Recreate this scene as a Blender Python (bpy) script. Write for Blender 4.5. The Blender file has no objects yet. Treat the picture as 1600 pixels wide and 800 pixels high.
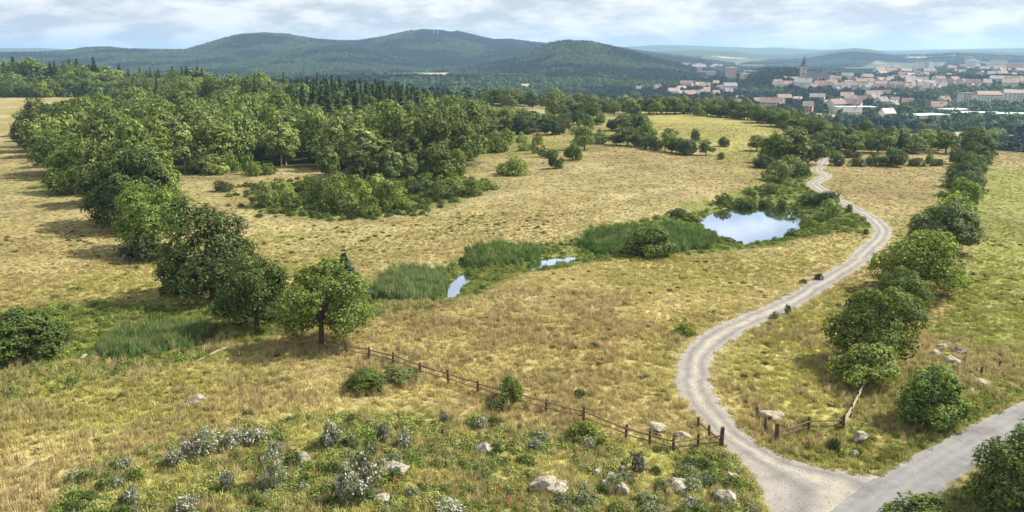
import bpy, math, random
import numpy as np
from mathutils import Vector, Matrix

SC = bpy.context.scene
COL = SC.collection
random.seed(7)
RNG = np.random.default_rng(11)

# ------------------------------------------------------------------ camera
F = 1256.0                      # focal length in pixels of a 1600 px wide frame
PITCH = math.radians(14.2)
CAMZ = 30.0
cd = bpy.data.cameras.new('camera')
cam = bpy.data.objects.new('camera', cd); COL.objects.link(cam)
cd.sensor_width = 36.0
cd.lens = 36.0 * F / 1600.0
cd.clip_start = 0.5
cd.clip_end = 60000
cam.location = (0, 0, CAMZ)
cam.rotation_euler = (math.pi / 2 - PITCH, 0, 0)
SC.camera = cam
SC.render.resolution_x, SC.render.resolution_y = 1024, 512

# ------------------------------------------------------------------ sky, sun, exposure
SUN_EL, SUN_AZ = math.radians(47), math.radians(76)
world = bpy.data.worlds.new('World'); SC.world = world; world.use_nodes = True
wn, wl = world.node_tree.nodes, world.node_tree.links
wn.clear()
out = wn.new('ShaderNodeOutputWorld'); bg = wn.new('ShaderNodeBackground')
bg.inputs['Strength'].default_value = 0.074
sky = wn.new('ShaderNodeTexSky'); sky.sky_type = 'NISHITA'; sky.sun_disc = False
sky.sun_elevation = SUN_EL; sky.sun_rotation = SUN_AZ
sky.air_density = 1.0; sky.dust_density = 1.2; sky.ozone_density = 1.0
tc = wn.new('ShaderNodeTexCoord'); sep = wn.new('ShaderNodeSeparateXYZ')
wl.new(tc.outputs['Generated'], sep.inputs[0])
def wmath(op, a, b=None, clamp=False):
    n = wn.new('ShaderNodeMath'); n.operation = op; n.use_clamp = clamp
    for i, v in enumerate((a, b)):
        if v is None: continue
        if isinstance(v, (int, float)): n.inputs[i].default_value = v
        else: wl.new(v, n.inputs[i])
    return n.outputs[0]
zc = wmath('ADD', wmath('MAXIMUM', sep.outputs['Z'], 0.0), 0.25)
comb = wn.new('ShaderNodeCombineXYZ')
wl.new(wmath('DIVIDE', sep.outputs['X'], zc), comb.inputs[0])
wl.new(wmath('DIVIDE', sep.outputs['Y'], zc), comb.inputs[1])
def wnoise(scale, detail, rough, off):
    m = wn.new('ShaderNodeMapping'); m.inputs['Location'].default_value = off
    wl.new(comb.outputs[0], m.inputs[0])
    n = wn.new('ShaderNodeTexNoise'); n.inputs['Scale'].default_value = scale
    n.inputs['Detail'].default_value = detail; n.inputs['Roughness'].default_value = rough
    wl.new(m.outputs[0], n.inputs['Vector']); return n.outputs[0]
n1 = wnoise(2.1, 10, 0.56, (9.3, 6.1, 0)); n2 = wnoise(0.5, 4, 0.5, (8.0, 2.0, 0))
cov = wmath('ADD', wmath('MULTIPLY', n1, 0.62), wmath('MULTIPLY', n2, 0.5))
mr = wn.new('ShaderNodeMapRange'); mr.interpolation_type = 'SMOOTHSTEP'
mr.inputs['From Min'].default_value = 0.46; mr.inputs['From Max'].default_value = 0.55
mr.inputs['To Min'].default_value = 0.0; mr.inputs['To Max'].default_value = 0.95
wl.new(cov, mr.inputs['Value'])
n3 = wnoise(3.4, 8, 0.55, (1.0, 5.2, 0))
ccol = wn.new('ShaderNodeValToRGB')
ccol.color_ramp.elements[0].position = 0.42; ccol.color_ramp.elements[0].color = (5.1, 5.5, 6.0, 1)
ccol.color_ramp.elements[1].position = 0.58; ccol.color_ramp.elements[1].color = (9.0, 9.0, 9.1, 1)
wl.new(n3, ccol.inputs[0])
cmix = wn.new('ShaderNodeMix'); cmix.data_type = 'RGBA'
veil = wmath('SUBTRACT', 1.02, wmath('MULTIPLY', sep.outputs['Z'], 3.2), True)
wl.new(wmath('MAXIMUM', mr.outputs[0], wmath('MAXIMUM', veil, 0.12)), cmix.inputs['Factor']); wl.new(sky.outputs[0], cmix.inputs['A']); wl.new(ccol.outputs[0], cmix.inputs['B'])
wl.new(cmix.outputs['Result'], bg.inputs['Color']); wl.new(bg.outputs[0], out.inputs['Surface'])

sd = bpy.data.lights.new('sun', 'SUN'); sd.energy = 5.0; sd.angle = math.radians(0.53); sd.color = (1.0, 0.94, 0.84)
so = bpy.data.objects.new('sun', sd); COL.objects.link(so)
toS = Vector((math.sin(SUN_AZ) * math.cos(SUN_EL), math.cos(SUN_AZ) * math.cos(SUN_EL), math.sin(SUN_EL)))
so.rotation_euler = toS.to_track_quat('Z', 'Y').to_euler(); so.location = (0, 0, 120)
SC.view_settings.view_transform = 'Standard'; SC.view_settings.look = 'None'
SC.view_settings.gamma = 1.0; SC.view_settings.exposure = 0.76
cy = SC.cycles
cy.max_bounces = 5; cy.diffuse_bounces = 2; cy.glossy_bounces = 2; cy.transmission_bounces = 3
cy.volume_bounces = 1; cy.transparent_max_bounces = 6; cy.use_denoising = True
cy.caustics_reflective = False; cy.caustics_refractive = False
try: cy.denoiser = 'OPENIMAGEDENOISE'
except Exception: pass

# ------------------------------------------------------------------ pixel <-> ray helpers
cp, sp = math.cos(PITCH), math.sin(PITCH)
def ray(px, py):
    u, v = (px - 800) / F, (400 - py) / F
    d = np.array([u, cp + sp * v, -sp + cp * v]); return d / np.linalg.norm(d)
def onplane(px, py, z=0.0):
    d = ray(px, py); t = (z - CAMZ) / d[2]; return (d[0] * t, d[1] * t)
def px_az(px): return math.atan2((px - 800) / F, cp + sp * (400 - 84) / F)
def tan_el(px, py):
    d = ray(px, py); return d[2] / math.hypot(d[0], d[1])

# ------------------------------------------------------------------ noise
_T = RNG.random((256, 256))
def vnoise(x, y):
    xi, yi = np.floor(x).astype(np.int64), np.floor(y).astype(np.int64)
    fx, fy = x - xi, y - yi
    fx, fy = fx * fx * (3 - 2 * fx), fy * fy * (3 - 2 * fy)
    a = _T[xi & 255, yi & 255]; b = _T[(xi + 1) & 255, yi & 255]
    c = _T[xi & 255, (yi + 1) & 255]; d = _T[(xi + 1) & 255, (yi + 1) & 255]
    return (a * (1 - fx) + b * fx) * (1 - fy) + (c * (1 - fx) + d * fx) * fy
def fbm(x, y, o=4, g=0.5):
    s = 0; a = 1; t = 0
    for k in range(o):
        s = s + a * vnoise(x + 17.3 * k, y - 9.1 * k); t += a; a *= g; x = x * 2.03; y = y * 2.03
    return s / t
def sstep(a, b, x):
    t = np.clip((x - a) / (b - a), 0, 1); return t * t * (3 - 2 * t)
def sdist(poly, x, y):
    """signed distance to a polygon, negative inside"""
    P = np.asarray(poly, float); d2 = np.full(x.shape, 1e18); ins = np.zeros(x.shape, bool)
    for i in range(len(P)):
        ax, ay = P[i]; bx, by = P[(i + 1) % len(P)]
        ex, ey = bx - ax, by - ay
        t = np.clip(((x - ax) * ex + (y - ay) * ey) / (ex * ex + ey * ey + 1e-12), 0, 1)
        dx, dy = x - ax - t * ex, y - ay - t * ey
        d2 = np.minimum(d2, dx * dx + dy * dy)
        c = ((ay > y) != (by > y))
        with np.errstate(divide='ignore', invalid='ignore'):
            ins ^= c & (x < ex * (y - ay) / (ey if abs(ey) > 1e-12 else 1e-12) + ax)
    d = np.sqrt(d2); return np.where(ins, -d, d)
def pldist(line, x, y):
    P = np.asarray(line, float); d2 = np.full(x.shape, 1e18)
    for i in range(len(P) - 1):
        ax, ay = P[i]; ex, ey = P[i + 1] - P[i]
        t = np.clip(((x - ax) * ex + (y - ay) * ey) / (ex * ex + ey * ey + 1e-12), 0, 1)
        d2 = np.minimum(d2, (x - ax - t * ex) ** 2 + (y - ay - t * ey) ** 2)
    return np.sqrt(d2)

# ------------------------------------------------------------------ water outlines (world, on their own level)
WZ = -1.1
POND = [onplane(*p, WZ) for p in [(1086,346),(1098,339),(1118,331),(1150,324),(1190,321),(1228,323),(1248,330),(1258,341),(1252,353),
        (1240,363),(1222,371),(1200,376),(1182,380),(1166,384),(1150,379),(1132,375),(1118,366),(1104,358)]]
POOL1 = [onplane(*p, WZ) for p in [(694,469),(697,456),(703,443),(714,433),(727,427),(738,430),(733,440),(723,451),(713,461),(703,470)]]
POOL2 = [onplane(*p, WZ) for p in [(815,425),(824,414),(840,406),(862,403),(884,402),(905,400),(903,406),(878,412),(852,419),(832,424)]]
CREEKLINE = [onplane(*p, WZ) for p in [(-400,640),(-120,600),(0,585),(150,558),(330,530),(450,505),(562,490),(640,478),(700,455),(740,438),(820,424),(860,410),(930,401),(1000,390),(1070,372),(1110,355)]]
CREEKLINE2 = [onplane(*p, WZ) for p in [(1240,330),(1225,300),(1240,275),(1262,262),(1290,250)]]

# ridges: azimuth profile, distance, width
def ridge(ctrl, D, W, seed):
    az = np.array([px_az(c[0]) for c in ctrl]); te = np.array([tan_el(*c) for c in ctrl]); return az, te, D, W, seed
RIDGES = [
 ridge([(-900,78),(-300,74),(0,75),(60,75),(110,77),(180,77),(215,75),(260,76),(330,80),(900,80),(980,73),(1030,70),(1080,71),(1130,73),(1180,75),(1210,74),(1260,77),(1400,79),(1530,76),(1600,75),(1900,72),(2500,78)], 8200, 900, 1),
 ridge([(-900,86),(900,86),(980,82),(1040,80),(1070,78),(1110,79),(1150,80),(1190,86),(1230,85),(1270,83),(1300,78),(1335,75),(1360,77),(1390,83),(1440,83),(1500,80),(1560,81),(1600,82),(1800,78),(2300,84)], 5000, 650, 2),
 ridge([(-1200,80),(-500,72),(-100,84),(0,85),(60,84),(105,82),(135,77),(165,76),(200,79),(240,81),(290,80),(320,72),(350,63),(375,57),(410,54),(450,56),(490,63),(530,66),(560,66),(600,60),(640,51),(665,49),(690,50),(705,53),(715,51),(740,57),(770,64),(800,64),(840,69),(880,72),(930,74),(965,76),(1000,82),(1050,88),(1100,94),(1160,104),(1260,112),(3000,112)], 3700, 620, 3),
 ridge([(-1000,112),(250,108),(330,103),(390,96),(440,84),(490,77),(530,74),(570,78),(610,86),(680,98),(760,108),(900,112),(3000,112)], 2900, 420, 4),
 ridge([(-1000,116),(620,118),(700,112),(760,103),(800,94),(835,81),(860,71),(888,67),(920,69),(950,75),(985,84),(1020,93),(1060,103),(1100,112),(1140,116),(3000,116)], 2250, 380, 5),
 ridge([(-1000,130),(1100,130),(1150,124),(1200,112),(1240,113),(1290,120),(1340,126),(3000,130)], 1560, 170, 6),
]
_AZc = [px_az(p) for p in (-400, 300, 600, 950, 1200, 1400, 1600, 2000)]
_DR0 = [800, 800, 560, 400, 360, 270, 250, 250]
_DR1 = [1400, 1400, 950, 800, 700, 600, 600, 600]
BUMPS = []
for (px, py, a, s) in [(850,500,1.6,16),(620,640,1.0,14),(950,280,2.5,38),(120,330,2.0,28),(1120,195,3.0,60),(60,470,1.0,14),(300,760,0.6,9)]:
    q = onplane(px, py); BUMPS.append((q[0], q[1], a, s))
def height(x, y):
    x = np.asarray(x, float); y = np.asarray(y, float)
    r = np.hypot(x, y); az = np.arctan2(x, y)
    d0, d1 = np.interp(az, _AZc, _DR0), np.interp(az, _AZc, _DR1)
    z = -32 * sstep(0, 1, (r - d0) / (d1 - d0))
    for bx, by, a, s in BUMPS: z = z + a * np.exp(-((x - bx) ** 2 + (y - by) ** 2) / (2 * s * s))
    z = z + (fbm(x / 34 + 5, y / 34 + 3, 3) - 0.5) * 1.1 * sstep(60, 110, r)
    z = z + 0.35 * (fbm(x / 7.5, y / 7.5, 3) - 0.5) * sstep(400, 100, r)
    # creek hollow, pond and brook beds
    m = (r < 420)
    if m.any():
        xm, ym, zm = x[m], y[m], z[m]
        c = np.minimum(pldist(CREEKLINE, xm, ym), pldist(CREEKLINE2, xm, ym) + 2)
        zm = zm - 0.75 * np.exp(-(c / 5.5) ** 2)
        p = np.minimum(sdist(POND, xm, ym), np.minimum(sdist(POOL1, xm, ym), sdist(POOL2, xm, ym)))
        tgt = WZ - 0.55 + 0.75 * sstep(-1.4, 1.1, p)
        w = sstep(9.0, 0.8, p)
        zm = zm * (1 - w) + tgt * w
        z = z.copy(); z[m] = zm
    for raz, te, D, W, seed in RIDGES:
        Dl = D * (1 + 0.10 * (fbm(az * 6 + seed * 7.7, az * 0 + seed, 3) - 0.5))
        top = CAMZ + np.interp(az, raz, te) * Dl
        q = (r - Dl) / (W * np.where(r < Dl, 1.25, 0.8) * (1 + 0.5 * (fbm(az * 15 + seed, seed + az * 0, 2) - 0.5)))
        sh = np.exp(-q * q)
        n = fbm(x / 330 + seed * 3, y / 330, 4) - 0.5
        zz = -32 + (top + 32) * sh + n * np.clip(top + 32, 0, 90) * 0.85 * sh * (1 - sh ** 3)
        far = sstep(1000, 1400, r)
        z = np.where(far > 0, np.maximum(z, z * (1 - far) + zz * far), z)
    return z
_ts = np.concatenate([np.arange(30, 220, 0.6), np.geomspace(220, 12000, 900)])
def at(px, py):
    d = ray(px, py); x, y, z = d[0] * _ts, d[1] * _ts, CAMZ + d[2] * _ts
    g = z - height(x, y); k = np.argmax(g < 0)
    if g[k] >= 0: k = len(_ts) - 1
    k = max(k, 1); f = g[k - 1] / (g[k - 1] - g[k] + 1e-9); t = _ts[k - 1] + (_ts[k] - _ts[k - 1]) * np.clip(f, 0, 1)
    p = d * t; return Vector((p[0], p[1], float(height(np.array([p[0]]), np.array([p[1]]))[0])))
def at2(px, py): p = at(px, py); return (p.x, p.y)
def wpoly(pts): return [at2(*p) for p in pts]
def slant(p): return p.y * cp + (CAMZ - p.z) * sp
def hz(x, y): return float(height(np.array([x]), np.array([y]))[0])
def to_px(x, y, z):
    dx, dy, dz = x, y, z - CAMZ
    f = dy * cp - dz * sp; u = dy * sp + dz * cp
    return 800 + F * dx / f, 400 - F * u / f

# ------------------------------------------------------------------ roads in world coordinates
def catmull(P, step):
    P = np.asarray(P, float); P = np.vstack([2 * P[0] - P[1], P, 2 * P[-1] - P[-2]]); o = []
    for i in range(1, len(P) - 2):
        n = max(2, int(np.linalg.norm(P[i + 1] - P[i]) / step))
        for k in range(n):
            t = k / n
            o.append(0.5 * (2 * P[i] + (P[i + 1] - P[i - 1]) * t + (2 * P[i - 1] - 5 * P[i] + 4 * P[i + 1] - P[i + 2]) * t * t + (3 * P[i] - P[i - 1] - 3 * P[i + 1] + P[i + 2]) * t ** 3))
    o.append(P[-2]); return np.array(o)
TC = catmull(wpoly([(1292,246),(1285,256),(1276,266),(1291,274),(1280,281),(1270,287),(1285,298),(1300,309),(1320,319),(1341,329),(1362,341),(1375,352),(1379,362),(1374,374),(1361,386),(1349,398),
     (1335,412),(1288,441),(1250,464),(1212,484),(1172,500),(1128,522),(1100,543),(1086,566),(1084,590),(1093,625),(1112,660)]), 0.8)
tan_ = np.gradient(TC, axis=0); tan_ /= np.linalg.norm(tan_, axis=1)[:, None]
nor = np.stack([tan_[:, 1], -tan_[:, 0]], 1)      # points to the right of travel
s_ = np.linspace(0, 1, len(TC))
hw = np.interp(s_, [0, .35, .55, .8, 1], [1.35, 1.45, 1.5, 1.75, 1.85])[:, None]
# travelling towards the camera: the frame's left edge is on the side of +nor
E1, E2 = TC + nor * hw, TC - nor * hw
if E1[-1][0] > E2[-1][0]: E1, E2 = E2, E1          # E1 = left edge in the photo
EL = list(E1[:-3]) + list(catmull(wpoly([(1100,668),(1131,700),(1165,737),(1186,775),(1196,810),(1200,860)]), 0.8))
ER = list(E2[:-3]) + list(catmull(wpoly([(1156,668),(1198,700),(1258,724),(1330,739),(1385,745),(1415,765),(1400,800),(1390,860)]), 0.8))
def resample(P, n):
    P = np.asarray(P); s = np.concatenate([[0], np.cumsum(np.linalg.norm(np.diff(P, axis=0), axis=1))])
    t = np.linspace(0, s[-1], n); return np.stack([np.interp(t, s, P[:, 0]), np.interp(t, s, P[:, 1])], 1)
nA = len(E1) - 3
NB = 60
TL = np.vstack([E1[:nA], resample(EL[nA:], NB)]); TR = np.vstack([E2[:nA], resample(ER[nA:], NB)])
TRACKPOLY = [tuple(p) for p in TL[::3]] + [tuple(p) for p in TR[::-3]]
ra = [np.array(at2(*p)) for p in [(1292,800),(1380,737),(1490,676),(1596,627)]]
rb = [np.array(at2(*p)) for p in [(1432,800),(1522,738),(1600,694)]]
def extend(P, a, b):
    P = [np.array(p) for p in P]; d0 = (P[0] - P[-1]) / np.linalg.norm(P[0] - P[-1])
    return [P[0] + d0 * a] + P + [P[-1] - d0 * b]
ra, rb = extend(ra, 30, 40), extend(rb, 30, 40)
ROADPOLY = [tuple(p) for p in ra] + [tuple(p) for p in rb[::-1]]

# ------------------------------------------------------------------ ground colours by zone
def lin(r, g, b):
    f = lambda c: ((c / 255 + 0.055) / 1.055) ** 2.4 if c > 10 else c / 255 / 12.92
    return np.array([f(r), f(g), f(b)])
GOLD, STRAW, BROWN = np.array([.310,.262,.108]), np.array([.385,.33,.165]), np.array([.26,.20,.095])
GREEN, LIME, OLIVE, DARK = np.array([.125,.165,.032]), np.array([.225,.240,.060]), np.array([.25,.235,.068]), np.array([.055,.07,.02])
ZONES = [ # polygon in photo pixels, colour, strength, soft edge in m
 ([(-900,700),(-500,560),(0,500),(110,470),(220,478),(330,478),(450,470),(560,470),(640,430),(740,395),(850,382),(905,375),(960,352),(1040,340),(1110,318),(1180,300),(1235,268),(1262,262),(1262,280),(1250,290),(1310,318),(1350,340),(1362,352),(1340,362),(1250,372),(1180,388),(1100,396),(950,408),(850,424),(760,455),(700,480),(600,492),(520,510),(420,525),(340,560),(180,590),(0,640),(-500,760)], GREEN * 1.15, 0.85, 2.5),
 ([(1610,262),(1535,264),(1520,300),(1500,390),(1470,480),(1435,520),(1500,548),(1600,575),(1800,600),(2200,620),(2200,262)], LIME, 0.95, 2.0),
 ([(1555,232),(2200,232),(2200,262),(1535,264)], GOLD, 0.7, 4),
 ([(1290,262),(1480,262),(1470,300),(1420,350),(1380,345),(1330,320),(1300,300)], BROWN * 1.08, 0.75, 3),
 ([(960,180),(1080,176),(1260,205),(1250,240),(1180,245),(1120,240),(1000,215),(930,200)], OLIVE * 1.25, 0.8, 6),
 ([(1120,225),(1190,235),(1200,262),(1180,300),(1110,270)], OLIVE, 0.6, 6),
 ([(930,225),(1100,245),(1180,265),(1150,285),(1000,260),(900,250)], BROWN * 1.1, 0.5, 8),
 ([(380,290),(640,270),(760,290),(720,310),(650,335),(500,345),(400,330)], GREEN, 0.9, 3),
 ([(640,340),(740,335),(800,355),(720,372),(650,362)], OLIVE * .9, 0.6, 4),
 ([(740,220),(860,215),(900,235),(800,250),(740,245)], OLIVE, 0.6, 4),
 ([(950,405),(1180,398),(1350,380),(1330,400),(1180,460),(1000,455),(900,440)], OLIVE * 1.05, 0.55, 5),
 ([(1010,540),(1060,500),(1160,478),(1230,470),(1100,520),(1075,570),(1085,650),(1050,640),(1000,600)], OLIVE, 0.6, 2),
 ([(1130,560),(1220,500),(1290,460),(1350,430),(1360,470),(1290,530),(1280,620),(1240,650),(1180,640),(1135,600)], OLIVE * .98, 0.75, 2.5),
 ([(-300,590),(200,580),(380,560),(420,590),(250,630),(100,670),(-300,720)], OLIVE * .95, 0.75, 4),
 ([(90,800),(100,745),(230,705),(330,670),(470,655),(640,648),(760,668),(900,690),(1060,700),(1130,705),(1170,745),(1200,830),(1200,900),(90,900)], OLIVE * .75 + GREEN * .25 + STRAW * .12, 0.8, 3.0),
 ([(1225,722),(1330,730),(1400,722),(1490,670),(1600,620),(1900,480),(1900,440),(1600,590),(1520,560),(1430,560),(1340,640),(1220,680)], OLIVE * .8 + GREEN * .2, 0.75, 1.5),
 ([(1330,732),(1400,726),(1490,672),(1600,620),(1900,500),(1900,480),(1600,600),(1480,650),(1390,705)], LIME * .7, 0.8, 0.8),
 ([(1440,800),(1540,735),(1650,680),(2000,600),(2100,1000),(1420,900)], LIME * .6 + GREEN * .3, 0.9, 1.0),
 ([(1430,520),(1500,545),(1560,560),(1600,572),(1600,590),(1520,600),(1400,560)], STRAW * .95, 0.6, 1.2),
 ([(560,540),(680,480),(760,470),(720,545),(640,560)], STRAW, 0.4, 4),
 ([(560,345),(420,350),(420,420),(600,430),(700,400),(900,370),(1000,340),(800,350)], STRAW, 0.3, 6),
]
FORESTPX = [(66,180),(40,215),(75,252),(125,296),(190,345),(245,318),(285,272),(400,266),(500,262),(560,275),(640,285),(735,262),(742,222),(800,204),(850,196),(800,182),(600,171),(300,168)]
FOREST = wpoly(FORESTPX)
ZW = [(wpoly(z[0]), z[1], z[2], z[3]) for z in ZONES]
def gcolor(x, y):
    r = np.hypot(x, y)
    n1, n2 = fbm(x / 11, y / 11, 4), fbm(x / 3.1 + 40, y / 3.1, 3)
    n3 = fbm(x / 38 + 9, y / 38 + 2, 3)
    c = GOLD[None, :] * np.ones((x.size, 1))
    def mix(c, k, w): w = w[:, None]; return c * (1 - w) + k * w
    c = mix(c, STRAW, 0.75 * sstep(.45, .75, n1)); c = mix(c, OLIVE, 0.85 * sstep(.50, .68, n3)); nd_ = fbm((x * .8 + y * .6) / 26 + 3, (y * .8 - x * .6) / 5.5, 4); c = c * (.80 + .42 * nd_)[:, None]; c = mix(c, STRAW, .5 * sstep(.55, .7, nd_)); c = mix(c, BROWN, 0.55 * sstep(.55, .35, n2) * sstep(.6, .4, n1))
    wx, wy = x + (fbm(x / 4 + 3, y / 4, 3) - .5) * 5 * np.clip(r / 110, .4, 2), y + (fbm(x / 4 + 30, y / 4 + 8, 3) - .5) * 8 * np.clip(r / 110, .4, 2)
    near = r < 620
    for P, k, s, soft in ZW:
        w = np.zeros(x.size); w[near] = s * sstep(soft, -soft, sdist(P, wx[near], wy[near]))
        kk = k[None, :] * (0.75 + 0.5 * n1[:, None]); kk = kk + (STRAW - kk) * (0.35 * sstep(.5, .75, n2))[:, None]
        w = w[:, None]; c = c * (1 - w) + kk * w
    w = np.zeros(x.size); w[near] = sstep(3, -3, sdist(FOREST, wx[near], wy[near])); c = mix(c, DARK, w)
    # verges of the track and the wet margins
    dt = np.full(x.size, 99.); nn = r < 300; dt[nn] = pldist(TC[::4], x[nn], y[nn]); c = mix(c, STRAW * 1.05, 0.5 * sstep(2.8, 1.4, dt))
    # far lowland: meadows and woodland floor
    az_ = np.arctan2(x, y); fs = np.where(az_ < px_az(480), 260, 0); far = sstep(430, 620, r - fs); k2 = fbm(x / 120, y / 90, 3)
    fc = np.where((k2 > .70)[:, None], np.array([.36,.30,.16]), np.array([.05,.075,.03])); c = c * (1 - far[:, None]) + fc * far[:, None]
    for P in FIELDS:
        w = np.zeros(x.size); mm = r > 500; w[mm] = sstep(20, -20, sdist(P, x[mm], y[mm])); c = mix(c, np.array([.36,.30,.19]), w)
    hill = sstep(1500, 1900, r); c = mix(c, np.array([.028,.05,.022]), hill * (1 - far_field(x, y)))
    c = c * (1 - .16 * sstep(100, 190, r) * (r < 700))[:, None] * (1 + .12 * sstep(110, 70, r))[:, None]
    return c
FIELDS = [wpoly(p) for p in [[(655,121),(700,121),(702,113),(660,113)],[(692,133),(752,134.5),(758,131.5),(700,130)],[(782,133),(840,135),(838,131),(790,130.5)],[(775,172),(945,178),(950,171),(790,166)]]]
FARF = [wpoly(p) for p in [[(1300,112),(1450,112),(1480,97),(1370,94)],[(1400,92),(1530,92),(1520,88),(1420,88)],[(1530,101),(1565,101),(1560,96),(1530,96)],[(1040,92),(1200,96),(1190,91),(1100,88)],[(1230,110),(1330,108),(1320,104),(1240,106)]]]
def far_field(x, y):
    w = np.zeros(x.size); r = np.hypot(x, y); m = r > 1200
    for P in FARF + FIELDS[:3]: w[m] = np.maximum(w[m], sstep(15, -15, sdist(P, x[m], y[m])))
    return w

# ------------------------------------------------------------------ object helpers
def tag(o, label=None, cat=None, group=None, kind=None):
    if label: o['label'] = label
    if cat: o['category'] = cat
    if group: o['group'] = group
    if kind: o['kind'] = kind
    return o
def mesh(name, V, Fc, mats=(), smooth=False, midx=None):
    me = bpy.data.meshes.new(name); V = np.asarray(V, np.float32)
    if isinstance(Fc, np.ndarray) and Fc.ndim == 2:
        n, k = Fc.shape
        me.vertices.add(len(V)); me.vertices.foreach_set('co', V.ravel())
        me.loops.add(n * k); me.loops.foreach_set('vertex_index', Fc.astype(np.int32).ravel())
        me.polygons.add(n); me.polygons.foreach_set('loop_start', np.arange(0, n * k, k, dtype=np.int32))
        me.update(calc_edges=True)
    else: me.from_pydata([tuple(v) for v in V], [], [tuple(f) for f in Fc])
    for m in mats: me.materials.append(m)
    if midx is not None: me.polygons.foreach_set('material_index', np.asarray(midx, np.int32))
    if smooth: me.polygons.foreach_set('use_smooth', np.ones(len(me.polygons), bool))
    me.update(); return me
def setcol(me, c, name='col'):
    a = me.attributes.new(name, 'FLOAT_COLOR', 'POINT'); d = np.ones((len(c), 4), np.float32); d[:, :3] = c; a.data.foreach_set('color', d.ravel())
def obj(name, me, parent=None, loc=None):
    o = bpy.data.objects.new(name, me); COL.objects.link(o)
    if parent: o.parent = parent
    if loc is not None: o.location = loc
    return o
class MB:
    """collects shapes into one mesh"""
    def __init__(s): s.v = []; s.f = []
    def add(s, V, Fc):
        b = len(s.v); s.v += [tuple(v) for v in V]; s.f += [tuple(i + b for i in f) for f in Fc]; return s
    def box(s, x0, x1, y0, y1, z0, z1):
        return s.add([(x, y, z) for z in (z0, z1) for x, y in ((x0, y0), (x1, y0), (x1, y1), (x0, y1))], [(3,2,1,0),(4,5,6,7),(0,1,5,4),(1,2,6,5),(2,3,7,6),(3,0,4,7)])
    def tube(s, pts, rads, n=7, seed=0):
        pts = [Vector(p) for p in pts]; V = []; Fc = []; rr = random.Random(seed)
        for i, p in enumerate(pts):
            d = (pts[min(i + 1, len(pts) - 1)] - pts[max(i - 1, 0)]).normalized()
            a = d.cross(Vector((0.13, 1, 0.21))).normalized(); b = d.cross(a)
            for k in range(n):
                t = 2 * math.pi * k / n; q = rads[i] * (1 + rr.uniform(-.1, .1)); V.append(p + a * math.cos(t) * q + b * math.sin(t) * q)
        for i in range(len(pts) - 1):
            for k in range(n): Fc.append((i * n + k, i * n + (k + 1) % n, (i + 1) * n + (k + 1) % n, (i + 1) * n + k))
        Fc.append(tuple(range(n))[::-1]); Fc.append(tuple((len(pts) - 1) * n + k for k in range(n)))
        return s.add(V, Fc)
    def me(s, name, mats, smooth=False): return mesh(name, s.v, s.f, mats, smooth)

# ------------------------------------------------------------------ materials
def mat(name):
    m = bpy.data.materials.new(name); m.use_nodes = True; return m, m.node_tree.nodes, m.node_tree.links, m.node_tree.nodes['Principled BSDF']
def nd(N, t, **kw):
    n = N.new(t)
    for k, v in kw.items(): setattr(n, k, v)
    return n
def noise(N, L, scale, detail=4, rough=.55, vec=None, stretch=None):
    n = nd(N, 'ShaderNodeTexNoise'); n.inputs['Scale'].default_value = scale; n.inputs['Detail'].default_value = detail; n.inputs['Roughness'].default_value = rough
    t = nd(N, 'ShaderNodeTexCoord'); src = vec or t.outputs['Object']
    if stretch:
        m = nd(N, 'ShaderNodeMapping'); m.inputs['Scale'].default_value = stretch; L.new(src, m.inputs[0]); src = m.outputs[0]
    L.new(src, n.inputs['Vector']); return n.outputs[0]
def rng_(N, L, src, a, b, c, d):
    n = nd(N, 'ShaderNodeMapRange'); L.new(src, n.inputs[0])
    for i, v in zip((1, 2, 3, 4), (a, b, c, d)): n.inputs[i].default_value = v
    return n.outputs[0]
def mul(N, L, a, b, mode='MULTIPLY', fac=1.0):
    n = nd(N, 'ShaderNodeMix', data_type='RGBA', blend_type=mode); n.inputs[0].default_value = fac
    for s, v in ((n.inputs[6], a), (n.inputs[7], b)):
        if isinstance(v, tuple): s.default_value = (*v, 1)
        else: L.new(v, s)
    return n.outputs[2]
def mth(N, L, op, a, b):
    n = nd(N, 'ShaderNodeMath', operation=op)
    for i, v in enumerate((a, b)):
        if isinstance(v, (int, float)): n.inputs[i].default_value = v
        else: L.new(v, n.inputs[i])
    return n.outputs[0]
def bump(N, L, B, src, s, dist):
    b = nd(N, 'ShaderNodeBump'); b.inputs['Strength'].default_value = s; b.inputs['Distance'].default_value = dist; L.new(src, b.inputs['Height']); L.new(b.outputs[0], B.inputs['Normal'])

def ground_mat():
    m, N, L, B = mat('meadow_ground')
    a = nd(N, 'ShaderNodeAttribute', attribute_name='col')
    f1 = noise(N, L, 1.6, 6, .7); f2 = noise(N, L, .33, 5, .6); f3 = noise(N, L, 5.5, 4, .7, stretch=(1, .35, 1)); f4 = noise(N, L, .05, 5, .6)
    c = mul(N, L, a.outputs['Color'], rng_(N, L, f1, .3, .7, .74, 1.22)); c = mul(N, L, c, rng_(N, L, f2, .3, .7, .78, 1.2)); c = mul(N, L, c, rng_(N, L, f3, .25, .75, .68, 1.3)); c = mul(N, L, c, rng_(N, L, f4, .3, .7, .84, 1.15))
    L.new(c, B.inputs['Base Color']); B.inputs['Roughness'].default_value = .95; B.inputs['Specular IOR Level'].default_value = .1
    bump(N, L, B, mth(N, L, 'ADD', f1, f3), .7, .22); return m
def hill_mat():
    m, N, L, B = mat('wooded_hill_ground'); a = nd(N, 'ShaderNodeAttribute', attribute_name='col')
    f = noise(N, L, .02, 6, .65); c = mul(N, L, a.outputs['Color'], rng_(N, L, f, .3, .7, .7, 1.3)); L.new(c, B.inputs['Base Color']); B.inputs['Roughness'].default_value = 1; return m
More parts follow.
